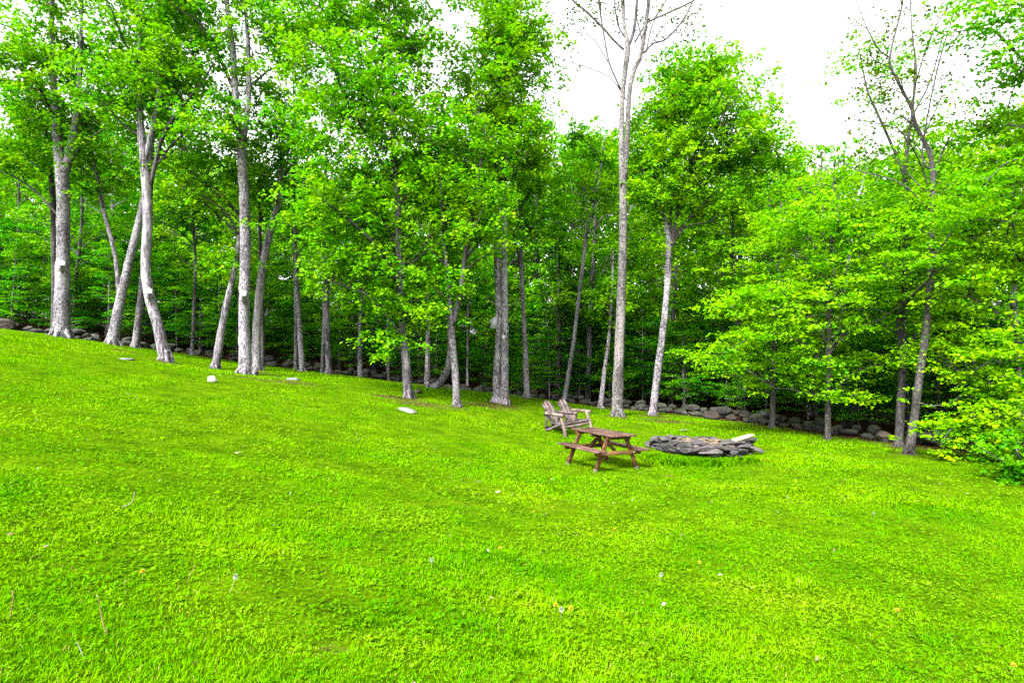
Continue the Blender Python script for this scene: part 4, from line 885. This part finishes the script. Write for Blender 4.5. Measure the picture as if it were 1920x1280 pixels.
# ------------------------------------------------------------------ picnic table
def picnic_table():
    ax, ay = 1.93, 12.22; z0 = gz(ax, ay)
    yaw = math.atan2(.88, -.47)                      # long axis, pointing away and left
    o = thing('picnic_table', 'small red brown picnic table with attached benches on the lawn', 'picnic table', (ax, ay, z0), yaw)
    c, s = math.cos(yaw), math.sin(yaw)
    def gl(x, y): return -.01
    H, L, W = .76, 1.46, .66
    ux, uy = math.cos(yaw), math.sin(yaw); o.rotation_mode = 'XYZ'
    sl_ = (gz(ax + ux * .6, ay + uy * .6) - gz(ax - ux * .6, ay - uy * .6)) / 1.2; sc2 = (gz(ax - uy * .55, ay + ux * .55) - gz(ax + uy * .55, ay - ux * .55)) / 1.1
    o.rotation_euler = (math.atan(sc2), -math.atan(sl_), yaw)
    # local x: long axis (+ = away from the camera), y: across
    top = thing_part('tabletop', o)
    for k in range(5):
        y = (k - 2) * (W / 5)
        mb = MB(); mb.box((0, y, H - .019), (L + (.015 if k % 2 else -.01), W / 5 - .008, .038), None, .006); mb.build('plank', STAIN_T, top)
    for x in (-.55, 0, .55):
        mb = MB(); mb.box((x, 0, H - .038 - .036), (.042, W * .94, .07), None, .008); mb.build('cleat', STAIN, o)
    for sy in (-1, 1):
        b = MB()
        for q in (-.068, .068): b.box((0, sy * .55 + q, .435), (L, .13, .038), None, .006)
        b.build('bench_seat', STAIN_T, o)
    for x, sg in ((-.5, -1), (.5, 1)):
        for sy in (-1, 1):
            foot = np.array([x, sy * .56, gl(x, sy * .56) - .02]); head = np.array([x, sy * .22, H - .045])
            mb = MB(); mb.beam(foot, head, .042, .092, (0, sy, .3), .006); lg = mb.build('leg', STAIN, o)
            d = head - foot; mb = MB(); mb.beam(foot - d * .002, foot + d * (.13 if x < 0 else .1), .044, .094, (0, sy, .3), .006); mb.build('pale_foot', FOOT, lg)  # paler sleeve round the lower end of each leg
        mb = MB(); mb.box((x + sg * .043, 0, .375), (.04, 1.2, .088), None, .008); mb.build('cross_beam', GOLD if x < 0 else STAIN, o)
        for sy in (-1, 1):
            mb = MB(); mb.tube(np.array([[x - .03 * sg - .01, sy * .405, .375], [x + sg * .068, sy * .405, .375]]), [.008, .011], 8); mb.build('bolt', STEEL, o)
        mb = MB(); mb.beam((x + sg * .0, 0, .34), (sg * .06, 0, H - .09), .04, .085, (1, 0, .6), .006); mb.build('brace', STAIN, o)
def thing_part(name, parent):
    o = bpy.data.objects.new(name, None); C.objects.link(o); o.parent = parent; o.empty_display_size = .05; return o
picnic_table()

# ------------------------------------------------------------------ double log chair
def settee():
    x0, y0 = 1.62, 16.8; z0 = gz(x0, y0); yaw = math.radians(45)
    o = thing('log_settee', 'weathered log double seat with two fan slatted backs and a shared middle arm', 'log chair', (x0, y0, z0), yaw); o.scale = (.95, .95, .95)
    c, s = math.cos(yaw), math.sin(yaw); rng = np.random.default_rng(3)
    def gl(x, y): return gz(x0 + x * c - y * s, y0 + x * s + y * c) - z0
    def log(name, pts, r0, r1, mat=LOGW, parent=o, sides=9):
        P = spline(pts, 9); mb = MB(); mb.tube(P, np.linspace(r0, r1, 9), sides, True, .05, rng); return mb.build(name, mat, parent, True)
    # local x: along the seat (+ = right hand seat), y: backwards (facing -y)
    for sx in (-1, 1):
        back = thing_part('backrest', o)
        for k in range(5):
            u = (k - 2); xb = sx * .37 + u * .068; xt = sx * .37 + u * .09; zt = 1.0 - .022 * u * u
            yb, yt = .12, .52
            mb = MB(); P = spline([(xb, yb, .22), (xb * .5 + xt * .5, (yb + yt) / 2 - .01, .6), (xt, yt, zt)], 9) * np.array([1, 1, .95])
            S = MB(); S.tube(P, np.array([.036, .038, .04, .042, .043, .044, .044, .042, .026]), 8, True, .05, rng)
            S.build('slat', LOGW if k % 2 else LOGD, back, True)
        log('back_rail', [(sx * .37 - .22, .39, .72), (sx * .37 + .22, .40, .74)], .03, .03, LOGD, back)
        log('back_rail', [(sx * .37 - .2, .26, .44), (sx * .37 + .2, .26, .44)], .03, .03, LOGD, back)
        st = thing_part('seat', o)
        for k in range(5):
            y = -.30 + k * .105
            log('slat', [(sx * .33 - .27, y, .35 - .13 * (y + .3)), (sx * .33 + .27, y, .35 - .13 * (y + .3))], .036, .036, LOGD, st)
    for x in (-.64, 0, .64):
        if x: log('front_leg', [(x * .98, -.27, .60), (x, -.40, .28), (x * 1.03, -.50, gl(x, -.5) - .03)], .05, .058, LOGW)
        log('stringer', [(x * .95, -.36, .36), (x * .95, .0, .2), (x * .97, .30, gl(x, .30) + .0)], .046, .05, LOGD)
        log('back_post', [(x * .95, .33, .12), (x * .95, .30, .62)], .035, .03, LOGD)
    log('arm', [(-.66, -.42, .60), (-.67, 0, .60), (-.64, .36, .60)], .055, .04, LOGW)
    log('arm', [(.66, -.42, .60), (.68, 0, .60), (.64, .36, .60)], .055, .04, LOGW)
    log('arm', [(-.04, -.42, .605), (-.05, 0, .60), (-.04, .36, .60)], .055, .045, LOGD)
    log('arm_rail', [(-.64, .33, .555), (0, .345, .565), (.64, .33, .555)], .038, .038, LOGD)
    mb = MB(); mb.box((0, -.3, .46), (.15, .14, .24), None, .02); mb.build('middle_block', LOGW, o)
    log('front_rail', [(-.66, -.37, .24), (0, -.40, .23), (.66, -.37, .25)], .045, .05, LOGW)
    log('front_rail', [(-.62, -.36, .32), (0, -.38, .33), (.62, -.36, .33)], .035, .035, LOGD)
    log('rear_rail', [(-.62, .36, .15), (.62, .36, .15)], .035, .035, LOGD)
settee()

# ------------------------------------------------------------------ birdhouses on the trunks
def birdhouse(label, px, py, d, yaw, mat, roofm, s=1.0, hang=True):
    p = at(px, py, d)
    o = thing('birdhouse', label, 'birdhouse', tuple(p), yaw)
    W, D, Hf, Hb = .15 * s, .16 * s, .19 * s, .32 * s       # local -y is the front; the roof slopes down to it
    mb = MB(); h = .012 * s
    V = [(-W / 2, -D / 2, 0), (W / 2, -D / 2, 0), (W / 2, D / 2, 0), (-W / 2, D / 2, 0), (-W / 2, -D / 2, Hf), (W / 2, -D / 2, Hf), (W / 2, D / 2, Hb), (-W / 2, D / 2, Hb)]
    mb.add(V, [[3, 2, 1, 0], [4, 5, 6, 7], [0, 1, 5, 4], [1, 2, 6, 5], [2, 3, 7, 6], [3, 0, 4, 7]]); mb.build('box', mat, o)
    a = math.atan2(Hb - Hf, D); mb = MB(); mb.box((0, -.02 * s, (Hf + Hb) / 2 - .004), (W * 1.12, D * 1.55, .018 * s), rot(a, 0, 0), .003); mb.build('roof', roofm, o)
    mb = MB(); mb.tube(np.array([[0, -D / 2 - .004, Hf * .52], [0, -D / 2 + .01, Hf * .52]]), [.042 * s, .042 * s], 16); mb.build('entrance_hole', HOLE, o)
    mb = MB(); mb.box((0, D / 2 + .012, Hb * .45), (W * .5, .02, Hb * 1.5), None, .003); mb.build('mounting_board', mat, o)
birdhouse('grey birdhouse with a bright white roof on the stout forked trunk', 116, 508, 19.66, .6, GREYW, WHITE, 1.05)
birdhouse('small grey birdhouse with pale roof on the crooked trunk above its bend', 280, 560, 18.24, .5, GREYW, WHITE, .95)
birdhouse('pale grey birdhouse on the tall trunk with two parallel stems', 456.5, 565, 18.7, .4, GREYW, WHITE, 1.0)
birdhouse('white birdhouse seen from the side on the left edge of the double trunk', 925, 616, 19.9, -1.25, WHITE, WHITE, 1.35)
birdhouse('tiny white birdhouse low on the right half of the double trunk', 944, 640, 19.66, 0, WHITE, WHITE, .62)

# ------------------------------------------------------------------ small things in the lawn
def dandelion(label, px, d, h=.09, kind='flower', group=None):
    p = gpoint(px, d); o = thing('dandelion', label, 'dandelion', tuple(p), group=group); rng = np.random.default_rng(int(px * 7 + d * 31))
    mb = MB(); b = rng.normal(0, .012, 2); P = spline([(0, 0, -.01), (b[0], b[1], h * .5), (b[0] * 1.6, b[1] * 1.6, h)], 6); mb.tube(P, np.full(6, .0025), 5); mb.build('stem', STEMG, o)
    c = P[-1]; cr = MB()
    n = 34
    for k in range(n):
        a = k * 2.4; e = (k + .5) / n * (math.pi * .5 if kind == 'flower' else math.pi * .9)
        dr = np.array([math.sin(e) * math.cos(a), math.sin(e) * math.sin(a), math.cos(e)]); r = .021 if kind == 'flower' else .02
        sd = np.cross(dr, [0, 0, 1.0]); sd = sd / (np.linalg.norm(sd) + 1e-6) * .0045
        cr.add([c, c + dr * r * .7 + sd, c + dr * r, c + dr * r * .7 - sd], [[0, 1, 2], [0, 2, 3]])
    cr.build('flower_head' if kind == 'flower' else 'seed_head', YEL if kind == 'flower' else SEED, o)
for px, d in [(268, 1092), (1003, 972), (1041, 1150), (1070, 1158), (1315, 1068), (1894, 1266), (1690, 1162), (1116, 890), (1430, 868), (1148, 1003), (1041, 962), (938, 1040)]:
    dandelion('yellow dandelion flower in the lawn', px, hit(px, d), .07, group='yellow dandelions scattered over the lawn')
for px, d in [(428, 1115), (1236, 1098), (1639, 972), (1480, 942), (245, 745), (258, 752), (810, 1072), (1050, 1165)]:
    dandelion('white dandelion seed head in the lawn', px, hit(px, d), .09, 'seed', group='white dandelion seed heads scattered over the lawn')
def stalk(label, px, d, pts, r=.004, mat=STEM):
    p = gpoint(px, d); mb = MB(); P = spline(np.array(pts), 12); mb.tube(P, np.linspace(r, r * .6, 12), 6, True, .1, np.random.default_rng(int(px)))
    tag(mb.build('dry_stalk', mat, None, True, tuple(p)), label, 'stalk')
stalk('tall brown dry stalk standing in the grass at lower left', 195, 2.95, [(0.02, 0, -.01), (.0, 0, .05), (-.025, .01, .13), (-.03, 0, .2), (-.045, .01, .21)])
stalk('reddish dry stalk leaning in the grass left of centre', 350, 3.75, [(0, 0, -.01), (.02, 0, .05), (.05, .01, .12)])
stalk('short pale stalk near the lower left corner', 158, 2.72, [(0, 0, 0), (-.02, .01, .025), (-.05, .02, .07)], .0035, BUFF)
stalk('buff curled grass blade on the left of the lawn', 240, 5.1, [(-.05, 0, .02), (0, .01, .04), (.03, .02, .07), (.045, .02, .15)], .006, BUFF)
stalk('thin brown stalk at the left edge of the lawn', 18, 2.95, [(0, 0, -.01), (.01, 0, .06), (.02, 0, .12), (.012, 0, .16)])
def scraps():
    rng = np.random.default_rng(8); cs = {0: MB(), 1: MB()}
    for k in range(190):
        d = math.sqrt(rng.uniform(2.4 ** 2, 12 ** 2)); x = rng.uniform(-.95, .95) * d
        if wall_side(np.array([x]), np.array([d]))[0] > -.5: continue
        c = np.array([x, d, gz(x, d) + rng.uniform(.02, .045)]); s = rng.uniform(.008, .026); a = rng.uniform(0, 6.28)
        u = np.array([math.cos(a), math.sin(a), rng.normal(0, .4)]) * s; v = np.array([-math.sin(a), math.cos(a), rng.normal(0, .4)]) * s * .5
        cs[k % 2].add([c - u, c + v, c + u, c - v], [[0, 1, 2], [0, 2, 3]])
    for k, m in ((0, DRYLEAF), (1, BUFF)): tag(cs[k].build('leaf_litter', m), ['brown scraps of dead leaf scattered in the grass', 'buff scraps of dead leaf scattered in the grass'][k], 'litter', kind='stuff')
scraps()
def fallen_leaf(label, px, d, s, mat=BUFF):
    rng = np.random.default_rng(int(px)); p = gpoint(px, d); mb = MB()
    n = 11; ring = [(0, 0, .02)] + [(s * (1 if k % 2 else .55) * math.cos(k * 6.283 / n), s * .8 * (1 if k % 2 else .55) * math.sin(k * 6.283 / n), rng.uniform(-.01, .025)) for k in range(n)]
    mb.add(ring, [[0, k + 1, (k + 1) % n + 1] for k in range(n)])
    tag(mb.build('fallen_leaf', mat, None, False, (p[0], p[1], p[2] + .045)), label, 'leaf')
fallen_leaf('curled buff leaf lying on the lawn left of centre', 447, 8.3, .06)
fallen_leaf('pair of pale leaves on the lawn left of the picnic table, upper one', 898, 9.0, .05)
fallen_leaf('pale leaf on the lawn, just below the pair left of the picnic table', 934, 8.4, .05)
fallen_leaf('cluster of pale dead leaves on the grass behind the fire ring', 1281, 17.6, .18)
fallen_leaf('small pink petal in the grass at the bottom edge', 776, 2.82, .012, PINK)
